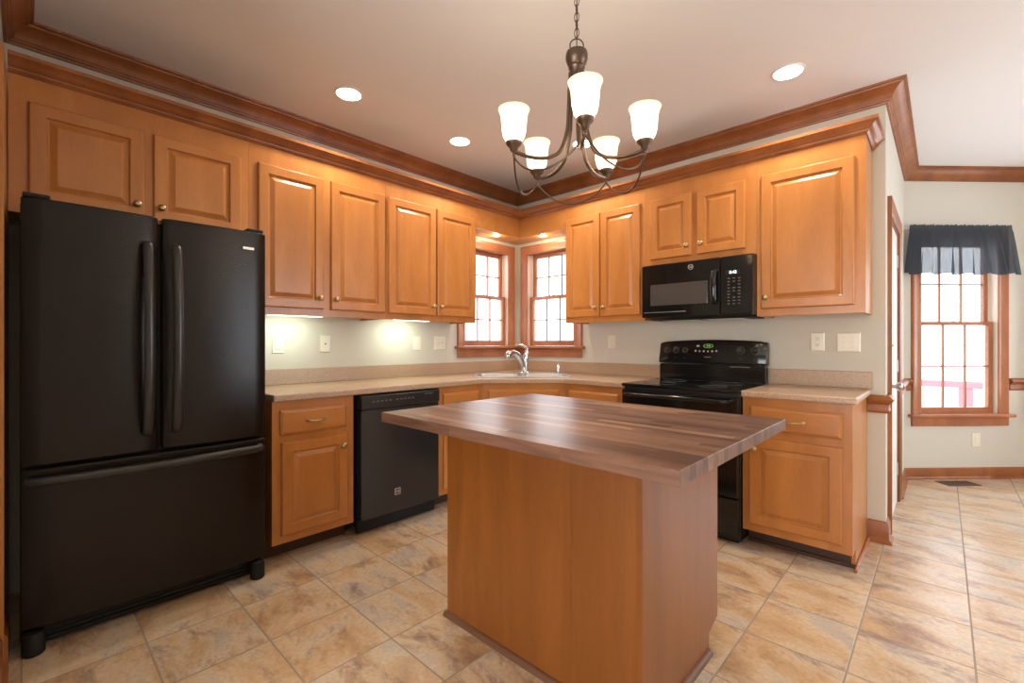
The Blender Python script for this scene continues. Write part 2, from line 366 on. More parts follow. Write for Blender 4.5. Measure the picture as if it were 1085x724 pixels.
def rings_panel(w, h, rings, back=0.0, x0=0.0, z0=0.0, bm=None):   # front relief: rings of (inset, y); back plane y=back
    bm = bm or bmesh.new(); R = []
    for ins, y in [(0.0, back)]+rings:
        R.append([bm.verts.new((x0+x, y, z0+z)) for x, z in ((ins, ins), (w-ins, ins), (w-ins, h-ins), (ins, h-ins))])
    bm.faces.new(R[0])
    for a, b in zip(R, R[1:]):
        for k in range(4): bm.faces.new((a[k], a[(k+1) % 4], b[(k+1) % 4], b[k]))
    bm.faces.new(R[-1]); return bm
def text(name, body, size, mat, parent, loc, rot, ext=0.0004):
    c = bpy.data.curves.new(name, 'FONT'); c.body = body; c.size = size; c.extrude = ext; c.align_x = 'CENTER'; c.align_y = 'CENTER'; c.resolution_u = 3
    t = bpy.data.objects.new(name, c); COL.objects.link(t)
    me = bpy.data.meshes.new_from_object(t.evaluated_get(bpy.context.evaluated_depsgraph_get()))
    bpy.data.objects.remove(t); me.materials.clear(); me.materials.append(mat); me.name = name
    o = bpy.data.objects.new(name, me); COL.objects.link(o); o.parent = parent; o.location = loc; o.rotation_euler = rot
    return o
RZL = PI/2      # things on the left wall: local x -> +Y, local -y -> +X

# ------------------------------------------------------------------ room shell
H = 2.711
XE = 2.977                      # free end of the back wall
P0 = Vector((XE, 1.775)); P1 = P0+Vector((1, 1))*0.7071*1.10
P2 = Vector((5.2, P1.y)); P3 = Vector((5.8, P1.y-0.6)); YR = -6.6; XR = 5.8
struct(obj('floor', prism([(-0.12, YR-0.12), (XR+0.12, YR-0.12), (XR+0.12, P3.y), (P2.x+0.1, P2.y+0.12), (P1.x-0.05, P1.y+0.12), (XE-0.12, P0.y+0.1), (XE-0.12, 0.12), (-0.12, 0.12)], -0.08, 0.0), M['tile']))
struct(obj('ceiling', prism([(-0.12, YR-0.12), (XR+0.12, YR-0.12), (XR+0.12, P3.y), (P2.x+0.1, P2.y+0.12), (P1.x-0.05, P1.y+0.12), (XE-0.12, P0.y+0.1), (XE-0.12, 0.12), (-0.12, 0.12)], H, H+0.1), M['ceil']))
def wall_open(name, length, h, holes, t=0.12, mat=None, loc=(0, 0, 0), rz=0.0):   # local x along wall, y 0..t away from the room
    bm = bmesh.new(); x = 0.0
    for a, b, z0, z1 in sorted(holes):
        box(bm, x, a, 0, t, 0, h)
        if z0 > 0.001: box(bm, a, b, 0, t, 0, z0)
        if z1 < h: box(bm, a, b, 0, t, z1, h)
        x = b
    box(bm, x, length, 0, t, 0, h)
    return struct(obj(name, bm, mat or M['wall'], loc=loc, rot=(0, 0, rz)))
KW = dict(a=0.125, b=0.750, z0=1.140, z1=2.110)
wall_open('wall_left', 3.58+0.0, H, [(3.58-KW['b'], 3.58-KW['a'], KW['z0'], KW['z1'])], loc=(0, -3.58, 0), rz=RZL)
wall_open('wall_back', XE+0.12, H, [(0.12+KW['a'], 0.12+KW['b'], KW['z0'], KW['z1'])], loc=(-0.12, 0.0, 0))
# wall with the white door, facing the nook: local x runs from y=1.775 down to y=0.12
DY0, DY1, DZ = 0.20, 0.98, 2.008
wall_open('wall_side', P0.y-0.12, H, [(DY0-0.12, DY1-0.12, 0, DZ)], loc=(XE, 0.12, 0), rz=PI/2)
BWa, BWb, BW0, BW1 = 0.125, 0.865, 0.54, 2.12
wall_open('wall_bay', (P1-P0).length, H, [(BWa, BWb, BW0, BW1)], loc=(P0.x, P0.y, 0), rz=PI/4)
wall_open('wall_nook', P2.x-P1.x, H, [(0.08, 1.33, 0.6, 2.1)], loc=(P1.x, P1.y, 0))
wall_open('wall_nook_end', (P3-P2).length, H, [], loc=(P2.x, P2.y, 0), rz=-PI/4)
wall_open('wall_right', P3.y-YR, H, [(P3.y-0.5, P3.y+0.9, 0.65, 2.15)], loc=(XR, P3.y, 0), rz=-PI/2)
wall_open('wall_rear', XR+0.12, H, [(1.4, 4.4, 0.3, 2.2)], loc=(XR, YR, 0), rz=PI)
wall_open('wall_rear_left', YR*-1-3.70, H, [], loc=(0, YR, 0), rz=RZL)
struct(obj('wall_front', B((-0.12, 1.6, -3.70, -3.58, 0, H)), M['wall']))
struct(obj('ground', B((-9, 16, 0.3, 22, -0.75, -0.65)), M['lawn']))
struct(obj('deck', B((3.0, 9.0, P1.y+0.14, 7.0, -0.65, -0.12)), M['deck']))

# ceiling crown moulding, mitred round the room, one length per wall
CROWN = [(0, -0.099), (0.012, -0.099), (0.015, -0.089), (0.023, -0.086), (0.026, -0.078), (0.032, -0.076), (0.038, -0.060), (0.050, -0.042), (0.068, -0.026), (0.082, -0.020), (0.085, -0.012), (0.098, -0.010), (0.100, 0), (0, 0)]
CROWN = [(o, H+z-0.0005) for o, z in CROWN]
cpath = [(1.6, -3.58), (0, -3.58), (0, 0), (XE, 0), (P0.x, P0.y), (P1.x, P1.y), (P2.x, P2.y)]
for i in range(len(cpath)-1):
    struct(obj('trim_%d' % (i+1), sweep(cpath, CROWN, segs=[i]), M['oak'], smooth=True))
# chair rail and baseboards
RAIL = [(0, 0.774), (0.012, 0.774), (0.018, 0.786), (0.014, 0.80), (0.016, 0.826), (0.024, 0.834), (0.034, 0.842), (0.038, 0.856), (0.030, 0.868), (0.014, 0.880), (0, 0.880)]
BASE = [(0, 0), (0.030, 0), (0.030, 0.012), (0.020, 0.024), (0.016, 0.028), (0.016, 0.105), (0.010, 0.122), (0, 0.128)]
BASEN = [(o, z*0.74) for o, z in BASE]
def along(a, b): return [tuple(P0+Vector((1, 1))*0.7071*a), tuple(P0+Vector((1, 1))*0.7071*b)]
n = 7
for path, prof in (([(2.893, 0), (XE, 0), (XE, 0.112)], RAIL), (along(0.0, 0.052), RAIL), (along(0.945, 1.10), RAIL), ([(P1.x+1.42, P1.y), (P2.x, P2.y)], RAIL), ([(XE, 1.075), (XE, P0.y-0.04)], RAIL)):
    struct(obj('trim_%d' % n, sweep(path, prof), M['oak'], smooth=True)); n += 1
struct(obj('baseboard_back', sweep([(2.893, 0), (XE, 0), (XE, 0.112)], BASE), M['oak'], smooth=True))
struct(obj('baseboard_bay', sweep([(P0.x, P0.y), (P1.x, P1.y), (P2.x, P2.y)], BASEN), M['oak'], smooth=True))
struct(obj('baseboard_side', sweep([(XE, 1.075), (XE, P0.y-0.04)], BASEN), M['oak'], smooth=True))
struct(obj('baseboard_front', sweep([(1.6, -3.58), (0.735, -3.58)], BASE), M['oak'], smooth=True))

# ------------------------------------------------------------------ windows
CASE = [(0.0, 0), (0.0, 0.012), (0.006, 0.016), (0.012, 0.012), (0.020, 0.012), (0.060, 0.017), (0.070, 0.022), (0.082, 0.022), (0.085, 0.018), (0.085, 0)]
def sash(name, x0, x1, z0, z1, y0, y1, parent, gx, gz0, gz1, rows, cols):
    st = gx
    bm = B((x0, x0+st, y0, y1, z0, z1), (x1-st, x1, y0, y1, z0, z1), (x0+st, x1-st, y0, y1, z0, gz0), (x0+st, x1-st, y0, y1, gz1, z1))
    gw = (x1-x0-2*st); mw = 0.0125; ym = (y0+y1)/2
    for c in range(1, cols):
        xc = x0+st+gw*c/cols; box(bm, xc-mw/2, xc+mw/2, ym-0.010, ym+0.010, gz0, gz1)
    for r in range(1, rows):
        zc = gz0+(gz1-gz0)*r/rows; box(bm, x0+st, x1-st, ym-0.0095, ym+0.0095, zc-mw/2, zc+mw/2)
    o = obj(name, bm, M['oak_l'], parent, bevel=0.003)
    g = obj('glass', B((x0+st, x1-st, ym-0.002, ym+0.002, gz0, gz1)), M['glass'], o)
    return o
def window(idx, loc, rz, W_, zs, zh, zm, stool_l, stool_r, ap_l, ap_r, label=None):
    # W_: clear width between casings; local x=0 at its centre; zs stool top, zh head, zm meeting rail
    root = bpy.data.objects.new('window_%d' % idx, None); COL.objects.link(root); root.location = loc; root.rotation_euler = (0, 0, rz); root['kind'] = 'structure'
    h = W_/2
    path = [(h, zs), (h, zh), (-h, zh), (-h, zs)]
    obj('casing', sweep(path, CASE, f=lambda x, y, d: (x, -d, y)), M['oak_l'], root, smooth=True)
    obj('stool', B((-h-stool_l, h+stool_r, -0.055, 0.001, zs-0.026, zs), (-h, h, 0.0, 0.04, zs-0.022, zs)), M['oak_l'], root, bevel=0.006)
    obj('apron', B((-h-ap_l, h+ap_r, -0.020, 0, zs-0.105, zs-0.026)), M['oak_l'], root, bevel=0.003)
    obj('jamb', B((-h-0.02, -h-0.001, 0.0, 0.12, zs-0.022, zh+0.018), (h+0.001, h+0.02, 0.0, 0.12, zs-0.022, zh+0.018), (-h-0.001, -h-0.0005, 0.0, 0.12, zs, zh)), M['liner'], root)
    obj('head_jamb', B((-h-0.0005, h+0.0005, 0.0, 0.12, zh+0.0005, zh+0.018)), M['oak_l'], root)
    obj('sill', B((-h, h, 0.041, 0.125, zs-0.02, zs-0.001)), M['oak_l'], root)
    lo = sash('lower_sash', -h+0.004, h-0.004, zs+0.0006, zm+0.016, 0.030, 0.062, root, 0.042, zs+0.053, zm-0.018, 2, 3)
    up = sash('upper_sash', -h+0.012, h-0.012, zm-0.016, zh, 0.066, 0.098, root, 0.040, zm+0.016, zh-0.040, 2, 3)
    obj('sash_lock', lathe([(0, 0), (0.016, 0), (0.016, 0.006), (0.006, 0.012), (0, 0.013)], 12, T=Matrix.Translation((0, 0.045, zm+0.016))), M['nickel'], lo, smooth=True)
    return root
window(1, (0, -0.4375, 0), RZL, 0.585, 1.163, 2.087, 1.642, 0.115, 0.1435, 0.085, 0.143)
window(2, (0.4375, 0, 0), 0.0, 0.585, 1.163, 2.087, 1.642, 0.088, 0.115, 0.123, 0.085)
bc = P0+Vector((1, 1))*0.7071*0.495
window(3, (bc.x, bc.y, 0), PI/4, 0.70, 0.567, 2.09, 1.365, 0.115, 0.115, 0.085, 0.085)

window(4, (P1.x+0.705, P1.y, 0), 0.0, 1.21, 0.623, 2.08, 1.36, 0.09, 0.115, 0.085, 0.085)
window(5, (XR, -0.20, 0), -PI/2, 1.36, 0.673, 2.13, 1.40, 0.115, 0.115, 0.085, 0.085)
window(6, (2.90, YR, 0), PI, 2.96, 0.323, 2.18, 1.25, 0.115, 0.115, 0.085, 0.085)
# door in the side wall
dr = bpy.data.objects.new('door_1', None); COL.objects.link(dr); dr.location = (XE, (DY0+DY1)/2, 0); dr.rotation_euler = (0, 0, PI/2); dr['kind'] = 'structure'
hw = (DY1-DY0)/2
obj('casing', sweep([(hw, 0.0), (hw, DZ), (-hw, DZ), (-hw, 0.0)], CASE, f=lambda x, y, d: (x, -d, y)), M['oak'], dr, smooth=True)
obj('jamb', B((-hw+0.001, -hw+0.018, 0.0, 0.12, 0, DZ-0.001), (hw-0.018, hw-0.001, 0.0, 0.12, 0, DZ-0.001), (-hw+0.018, hw-0.018, 0.0, 0.12, DZ-0.018, DZ-0.001)), M['oak'], dr)
lw, lh = 2*hw-0.042, DZ-0.030
bm = rings_panel(lw, lh, [(0.0, 0.004), (0.002, 0.002)], back=0.040, x0=-lw/2, z0=0.008)
for px0, px1, pz0, pz1 in ((0.11, 0.335, 1.05, 1.88), (0.405, 0.63, 1.05, 1.88), (0.11, 0.335, 0.2, 0.9), (0.405, 0.63, 0.2, 0.9)):
    rings_panel(px1-px0, pz1-pz0, [(0.004, -0.002), (0.02, -0.001), (0.04, 0.0015)], back=0.003, x0=-lw/2+px0, z0=pz0, bm=bm)
leaf = obj('leaf', bm, M['white'], dr)
TY = Matrix.Rotation(PI/2, 4, 'X')
kx = -hw+0.085
obj('knob', lathe([(0, 0), (0.030, 0), (0.030, 0.006), (0.012, 0.010), (0.010, 0.028), (0.022, 0.036), (0.028, 0.048), (0.026, 0.060), (0.012, 0.066), (0, 0.067)], 20, T=Matrix.Translation((kx, 0.002, 0.915)) @ TY), M['nickel'], leaf, smooth=True)
obj('deadbolt', lathe([(0, 0), (0.024, 0), (0.022, 0.010), (0.008, 0.012), (0.007, 0.022), (0, 0.023)], 16, T=Matrix.Translation((kx, 0.002, 1.175)) @ TY), M['nickel'], leaf, smooth=True)
for z in (0.25, 1.02, 1.80): obj('hinge', B((hw-0.028, hw-0.010, -0.006, 0.002, z-0.045, z+0.045)), M['nickel'], dr, bevel=0.002)

# ------------------------------------------------------------------ cabinets
T_D = 0.019
DOOR = lambda: [(0.0, -0.012), (0.004, -T_D+0.001), (0.008, -T_D), (0.054, -T_D), (0.057, -0.0105), (0.061, -0.0075), (0.066, -0.0075), (0.087, -0.0168), (0.090, -0.0178)]
DRAW = [(0.0, -0.010), (0.006, -0.014), (0.012, -0.0185), (0.016, -T_D)]
KNOB = [(0, 0), (0.009, 0), (0.007, 0.004), (0.006, 0.012), (0.011, 0.016), (0.0165, 0.020), (0.0172, 0.025), (0.013, 0.030), (0.005, 0.0325), (0, 0.0325)]
def door(root, x0, x1, z0, z1, yf, kside, kz, metal='brass'):
    d = obj('door', rings_panel(x1-x0, z1-z0, DOOR()), M['wood'], root, loc=(x0, yf-0.0005, z0))
    kxx = 0.030 if kside == 'L' else (x1-x0)-0.030
    obj('knob', lathe(KNOB, 16, T=Matrix.Translation((kxx, -T_D, kz-z0)) @ TY), M[metal], d, smooth=True)
    return d
def drawer(root, x0, x1, z0, z1, yf, pull=True):
    d = obj('drawer', rings_panel(x1-x0, z1-z0, DRAW), M['woodh'], root, loc=(x0, yf-0.0005, z0))
    if pull:
        cx, cz = (x1-x0)/2, (z1-z0)/2; y = -T_D
        bm = tube(catmull([(cx-0.048, y+0.001, cz), (cx-0.047, y-0.010, cz), (cx-0.034, y-0.022, cz-0.002), (cx, y-0.027, cz-0.004), (cx+0.034, y-0.022, cz-0.002), (cx+0.047, y-0.010, cz), (cx+0.048, y+0.001, cz)], 5), 0.0050, 8)
        for s in (-1, 1): lathe([(0, 0), (0.011, 0), (0.009, 0.005), (0, 0.006)], 12, bm=bm, T=Matrix.Translation((cx+s*0.048, y, cz)) @ TY)
        obj('handle', bm, M['brass'], d, smooth=True)
    return d
UB, UT, UD = 1.361, 2.349, 0.325
def upper_body(w, z0, z1, d=UD):          # closed box with a recessed underside behind the face frame
    bm = B((0, w, -d, -0.002, z0+0.022, z1), (0, w, -d, -d+0.02, z0, z0+0.022), (0, 0.018, -d+0.02, -0.002, z0, z0+0.022), (w-0.018, w, -d+0.02, -0.002, z0, z0+0.022))
    bmesh.ops.remove_doubles(bm, verts=bm.verts[:], dist=1e-5); return bm
def wall_cabinet(label, loc, rz, w, z0, doors, end=False):
    r = thing('wall_cabinet', label, 'cabinet', loc, rz, 'wall cabinets')
    obj('body', upper_body(w, z0-0, UT), M['wood'], r)
    for x0, x1, a, b, ks, kz in doors: door(r, x0, x1, a, b, -UD, ks, kz)
    return r
G = 0.0006
# left wall: local x = y - y0
y0 = -3.560
wall_cabinet('short two-door maple wall cabinet above the black refrigerator', (0, y0+G, 0), RZL, 0.93-2*G, 1.757, [(0.060, 0.456, 1.805, 2.243, 'R', 1.872), (0.492, 0.886, 1.805, 2.243, 'L', 1.872)])
y0 = -2.630
wall_cabinet('tall two-door maple wall cabinet just right of the refrigerator', (0, y0+G, 0), RZL, 0.885-2*G, UB, [(0.045, 0.432, 1.406, 2.243, 'R', 1.475), (0.478, 0.872, 1.406, 2.243, 'L', 1.475)])
y0 = -1.745
wall_cabinet('tall two-door maple wall cabinet above the dishwasher, ending left of the corner windows', (0, y0+G, 0), RZL, 0.866-2*G, UB, [(0.018, 0.436, 1.406, 2.243, 'R', 1.475), (0.449, 0.853, 1.406, 2.243, 'L', 1.475)])
# back wall
wall_cabinet('narrow two-door maple wall cabinet between corner window and microwave', (0.865+G, 0, 0), 0, 0.735-2*G, UB, [(0.008, 0.343, 1.406, 2.243, 'R', 1.475), (0.357, 0.699, 1.406, 2.243, 'L', 1.475)])
wall_cabinet('short two-door maple wall cabinet directly above the microwave', (1.600+G, 0, 0), 0, 0.765-2*G, 1.757, [(0.044, 0.352, 1.803, 2.243, 'R', 1.872), (0.391, 0.699, 1.803, 2.243, 'L', 1.872)])
wall_cabinet('wide single-door maple wall cabinet at the free right end of the run', (2.365+G, 0, 0), 0, 0.550-2*G, UB, [(0.025, 0.500, 1.406, 2.243, 'L', 1.475)])
# corner valance with soffit
cv = thing('corner_valance', 'maple valance and soffit bridging the corner above the two windows', 'valance')
obj('fascia', prism([(UD-0.02, -0.8785), (UD, -0.8785), (UD, -UD), (0.8645, -UD), (0.8645, -UD+0.02), (UD-0.02, -UD+0.02)], 2.177, UT), M['woodh'], cv)
obj('soffit_panel', prism([(0.002, -0.8785), (UD-0.0205, -0.8785), (UD-0.0205, -UD+0.0205), (0.8645, -UD+0.0205), (0.8645, -0.002), (0.002, -0.002)], 2.206, 2.222), M['woodh'], cv)
# crown on the cabinets
CC = [(-0.018, 0.0), (0.006, 0.0), (0.010, 0.006), (0.016, 0.010), (0.018, 0.018), (0.026, 0.022), (0.036, 0.036), (0.050, 0.050), (0.058, 0.054), (0.060, 0.070), (-0.018, 0.070)]
CC = [(o, UT+0.0006+z) for o, z in CC]
tag(obj('cabinet_crown', sweep([(UD, -3.560), (UD, -UD), (2.915, -UD), (2.915, -0.004)], CC), M['oak'], smooth=True), 'stained crown moulding running along the tops of all the wall cabinets', 'moulding')
# refrigerator end panel
ep = tag(obj('end_panel', B((0.002, 0.700, -3.5785, -3.5625, 0, 2.30)), M['wood']), 'upright maple end panel at the far left beside the refrigerator', 'panel')
obj('shoe_moulding', extrude_x([(-3.5625, 0), (-3.552, 0), (-3.552, 0.10), (-3.5625, 0.115)], 0.5, 0.70), M['oak'], ep)

# base cabinets
BD, BB, BT = 0.610, 0.100, 0.8745
def base_body(w, d=BD, mat='wood'):
    return B((0, w, -d, -0.002, BB, BT))
def base_cabinet(label, loc, rz, w, dr_, doors, pull=True, end=None):
    r = thing('base_cabinet', label, 'cabinet', loc, rz, 'base cabinets')
    obj('body', base_body(w), M['wood'], r)
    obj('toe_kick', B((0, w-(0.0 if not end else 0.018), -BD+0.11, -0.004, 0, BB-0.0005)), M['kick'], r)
    if dr_: drawer(r, *dr_, 0.692, 0.826, -BD, pull)
    for a in doors: door(r, *a)
    if end:
        obj('end_panel', B((w-0.0178, w, -BD+0.110, -0.004, 0, BB-0.0005)), M['wood'], r)
        obj('shoe_moulding', extrude_x([(-BD+0.045, 0), (-0.004, 0), (-0.004, 0.02), (-BD+0.045, 0.02)], w+0.0005, w+0.016), M['oak_l'], r, bevel=0.006)
        obj('kick_strip', B((0, w+0.016, -BD+0.095, -BD+0.1095, 0, 0.02)), M['kick'], r, bevel=0.004)
    return r
y0 = -2.604
base_cabinet('maple base cabinet with drawer between refrigerator and dishwasher', (0, y0, 0), RZL, 0.464, (0.040, 0.416), [(0.044, 0.420, 0.145, 0.650, -BD, 'R', 0.585)])
y0 = -1.496
base_cabinet('narrow maple base cabinet with drawer just right of the dishwasher', (0, y0, 0), RZL, 0.424, (0.040, 0.384), [(0.040, 0.384, 0.145, 0.650, -BD, 'L', 0.585)])
base_cabinet('maple base cabinet between the sink cabinet and the range', (1.0725, 0, 0), 0, 0.515, (0.040, 0.475), [(0.040, 0.475, 0.145, 0.650, -BD, 'L', 0.585)])
base_cabinet('maple base cabinet at the open right end, under the short worktop', (2.366, 0, 0), 0, 0.523, (0.040, 0.482), [(0.038, 0.480, 0.145, 0.650, -BD, 'L', 0.585)], end=True)
# diagonal sink cabinet: local x along the diagonal face
sb = thing('sink_base_cabinet', 'diagonal maple base cabinet under the sink in the corner', 'cabinet', (0, 0, 0), 0, 'base cabinets')
k = 1.0715
obj('body', prism([(0.002, -0.002), (0.002, -k), (BD, -k), (k, -BD), (k, -0.002)], BB, 0.70), M['wood'], sb)
fr = bpy.data.objects.new('face_frame', None); bpy.data.objects.remove(fr)
A = Vector((BD, -k)); dl = (Vector((k, -BD))-A).length
bm = prism([(0, 0), (dl, 0), (dl, 0.02), (0, 0.02)], 0.7005, BT)
obj('face_frame', bm, M['wood'], sb, loc=(A.x, A.y, 0), rot=(0, 0, PI/4))
bm = rings_panel(dl-0.10, 0.134, DRAW); obj('false_front', bm, M['woodh'], sb, loc=(A.x+0.05*0.7071+0.0004, A.y+0.05*0.7071-0.0004, 0.692), rot=(0, 0, PI/4))
for i, ks in ((0, 'R'), (1, 'L')):
    w2 = (dl-0.10)/2-0.003; xo = 0.05+i*(w2+0.006)
    d = obj('door', rings_panel(w2, 0.505, DOOR()), M['wood'], sb, loc=(A.x+xo*0.7071+0.0004, A.y+xo*0.7071-0.0004, 0.145), rot=(0, 0, PI/4))
    obj('knob', lathe(KNOB, 16, T=Matrix.Translation((w2-0.03 if ks == 'R' else 0.03, -T_D, 0.44)) @ TY), M['brass'], d, smooth=True)
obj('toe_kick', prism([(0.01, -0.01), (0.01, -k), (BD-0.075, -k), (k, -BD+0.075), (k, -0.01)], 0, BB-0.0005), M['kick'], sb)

# worktops
CT0, CT1, CD = 0.876, 0.914, 0.640
def poly_holes(outer, holes, z0, z1):
    bm = bmesh.new(); es = []
    for loop in [outer]+holes:
        v = [bm.verts.new((x, y, z1)) for x, y in loop]
        es += [bm.edges.new((v[i], v[(i+1) % len(v)])) for i in range(len(v))]
    bmesh.ops.triangle_fill(bm, edges=es, use_beauty=True, use_dissolve=False)
    bmesh.ops.recalc_face_normals(bm, faces=bm.faces[:])
    r = bmesh.ops.extrude_face_region(bm, geom=bm.faces[:])
    for g in r['geom']:
        if isinstance(g, bmesh.types.BMVert): g.co.z = z0
    return bm
def rrect(x0, x1, y0, y1, r, n=5):
    out = []
    for cx, cy, a in ((x1-r, y1-r, 0), (x0+r, y1-r, PI/2), (x0+r, y0+r, PI), (x1-r, y0+r, 1.5*PI)):
        out += [(cx+r*math.cos(a+PI/2*i/n), cy+r*math.sin(a+PI/2*i/n)) for i in range(n+1)]
    return out
def diag(loop): return [((-y+x)*0.70711, (x+y)*0.70711) for x, y in loop]   # sink frame (along, -out) to room
SINK_HOLE = diag(rrect(-0.385, 0.385, -1.105, -0.635, 0.05))
wt = thing('worktop', 'long beige speckled L-shaped worktop around the sink corner', 'countertop')
obj('slab', poly_holes([(0.002, -2.606), (CD, -2.606), (CD, -1.078), (1.078, -CD), (1.592, -CD), (1.592, -0.002), (0.002, -0.002)], [SINK_HOLE], CT0, CT1), M['counter'], wt, bevel=0.007, seg=3)
obj('backsplash', prism([(0.001, -2.606), (0.020, -2.606), (0.020, -0.020), (1.570, -0.020), (1.570, -0.001), (0.001, -0.001)], CT1+0.0003, 1.016), M['counter'], wt, bevel=0.003)
wr = thing('worktop', 'short beige speckled worktop right of the range', 'countertop')
obj('slab', B((2.362, 2.909, -CD, -0.002, CT0, CT1)), M['counter'], wr, bevel=0.010, seg=3)
obj('backsplash', B((2.362, 2.918, -0.020, -0.001, CT1+0.0003, 1.016)), M['counter'], wr, bevel=0.003)

# sink, faucet, dispenser
sk = thing('sink', 'double-bowl stainless drop-in sink set across the corner worktop', 'sink', (0, 0, CT1), PI/4)
BOWLS = [(-0.368, -0.018, -1.090, -0.730), (0.018, 0.368, -1.090, -0.730)]
obj('rim', poly_holes(rrect(-0.402, 0.402, -1.122, -0.620, 0.06), [rrect(*b, 0.05) for b in BOWLS], 0.0006, 0.009), M['steel'], sk, bevel=0.003)
for b in BOWLS:
    bm = bmesh.new(); rr = [rrect(b[0]+d, b[1]-d, b[2]+d, b[3]-d, max(0.03, 0.05-d*0.2)) for d in (0.0005, 0.004, 0.014, 0.05)]
    zs = [0.0085, -0.004, -0.150, -0.172]
    R_ = [[bm.verts.new((x, y, z)) for x, y in r] for r, z in zip(rr, zs)]
    for a, c in zip(R_, R_[1:]):
        for i in range(len(a)): bm.faces.new((a[i], a[(i+1) % len(a)], c[(i+1) % len(a)], c[i]))
    bm.faces.new(R_[-1])
    bo = obj('bowl', bm, M['steel'], sk, smooth=True)
    obj('drain', lathe([(0, 0.002), (0.02, 0.002), (0.038, 0.005), (0.042, 0.0)], 16, T=Matrix.Translation(((b[0]+b[1])/2, (b[2]+b[3])/2, -0.172))), M['chrome'], bo, smooth=True)
def at_sink(sx, w): return ((w+sx)*0.70711, (sx-w)*0.70711, CT1+0.0095)
fc = thing('faucet', 'chrome pull-out kitchen faucet standing at the corner sink', 'faucet', at_sink(0.035, 0.690), PI/4)
obj('base', lathe([(0, 0), (0.042, 0), (0.042, 0.005), (0.034, 0.012), (0.031, 0.03), (0, 0.032)], 24), M['chrome'], fc, smooth=True)
obj('post', tube(catmull([(0, 0, 0.028), (0.004, 0, 0.09), (0.012, 0, 0.15), (0.018, 0, 0.195)], 6), [0.029]*6+[0.026]*7+[0.023]*5+[0.012], 16), M['chrome'], fc, smooth=True)
sp = obj('spout', tube(catmull([(-0.004, -0.004, 0.050), (-0.024, -0.020, 0.105), (-0.055, -0.045, 0.155), (-0.095, -0.075, 0.182), (-0.130, -0.100, 0.178), (-0.150, -0.116, 0.160)], 6), [0.024]*12+[0.0235]*7+[0.026]*6+[0.028]*6, 14), M['chrome'], fc, smooth=True)
obj('spray_head', lathe([(0, 0), (0.022, 0), (0.025, 0.012), (0.024, 0.03), (0.0, 0.032)], 16, T=Matrix.Translation((-0.152, -0.118, 0.134))), M['chrome'], sp, smooth=True)
obj('lever', tube(catmull([(0.018, 0.0, 0.185), (0.020, 0.004, 0.212), (-0.004, 0.008, 0.238), (-0.040, 0.008, 0.252), (-0.085, 0.004, 0.250)], 6), [0.018]*7+[0.015]*10+[0.014]*8, 12, flat_=(1.0, 0.75)), M['chrome'], fc, smooth=True)
ds = thing('soap_dispenser', 'small chrome soap pump at the right end of the sink rim', 'soap dispenser', at_sink(0.335, 0.680), PI/4)
obj('base', lathe([(0, 0), (0.024, 0), (0.022, 0.008), (0.014, 0.014), (0.013, 0.045), (0.020, 0.052), (0.019, 0.068), (0, 0.074)], 18), M['chrome'], ds, smooth=True)
obj('nozzle', tube(catmull([(0, 0, 0.070), (0, -0.012, 0.082), (0, -0.035, 0.082), (0, -0.050, 0.070)], 5), 0.008, 8), M['chrome'], ds, smooth=True)

# ------------------------------------------------------------------ refrigerator (left wall; local x = y+3.53)
fg = thing('refrigerator', 'large black french-door refrigerator with bottom freezer drawer at left', 'refrigerator', (0, -3.527, 0), RZL)
FW, FY = 0.868, -0.715
obj('body', B((0.004, FW-0.004, -0.630, -0.03, 0.03, 1.735)), M['blackm'], fg, bevel=0.004)
def fdoor(name, x0, x1, z0, z1):
    w = x1-x0; bm = bmesh.new(); n = 14; rows = []
    for i in range(n+1):
        t = i/n; x = x0+w*t; e = min(t, 1-t)*w
        y = FY+0.010+(0.014*(1-min(1, e/0.02))**2 if e < 0.02 else 0)-0.010*math.sin(PI*t)
        rows.append((x, y))
    pts = [(x0, -0.634), *[(x, y) for x, y in rows], (x1, -0.634)]
    prism(pts, z0, z1, bm)
    return obj(name, bm, M['fridge'], fg, bevel=0.005, smooth=True)
dl_ = fdoor('door', 0.006, 0.422, 0.722, 1.748); dr2 = fdoor('door', 0.436, 0.864, 0.722, 1.748)
fz = fdoor('freezer_drawer', 0.006, 0.864, 0.100, 0.708)
def vhandle(x, par):
    z0, z1 = 0.800, 1.625
    bm = tube(catmull([(x, FY+0.008, z0), (x, FY-0.018, z0+0.02), (x, FY-0.050, z0+0.16), (x, FY-0.062, (z0+z1)/2), (x, FY-0.050, z1-0.16), (x, FY-0.020, z1-0.02), (x, FY+0.008, z1)], 8), [0.011]+[0.0165]*47+[0.011], 14, flat_=(1.15, 0.75))
    obj('handle', bm, M['fhandle'], par, smooth=True)
vhandle(0.380, dl_); vhandle(0.482, dr2)
bm = tube(catmull([(0.030, FY+0.012, 0.668), (0.034, FY-0.020, 0.668), (0.10, FY-0.040, 0.668), (0.43, FY-0.062, 0.668), (0.76, FY-0.040, 0.668), (0.826, FY-0.020, 0.668), (0.832, FY+0.012, 0.668)], 8), 0.0165, 14, flat_=(0.75, 1.1))
obj('handle', bm, M['fhandle'], fz, smooth=True)
bd = obj('badge', B((0.752, 0.802, FY-0.0040, FY+0.004, 1.655, 1.668)), M['badge'], dr2, bevel=0.001)
for x0, x1 in ((0.010, 0.085), (0.775, 0.850)): obj('hinge_cover', B((x0, x1, -0.705, -0.56, 1.749, 1.765)), M['blackp'], fg, bevel=0.005)
obj('kick_grille', B(*[(0.04, FW-0.04, -0.650+0.004*i, -0.56, 0.022+0.018*i, 0.034+0.018*i) for i in range(4)], (0.02, FW-0.02, -0.64, -0.55, 0.012, 0.096)), M['blackp'], fg)
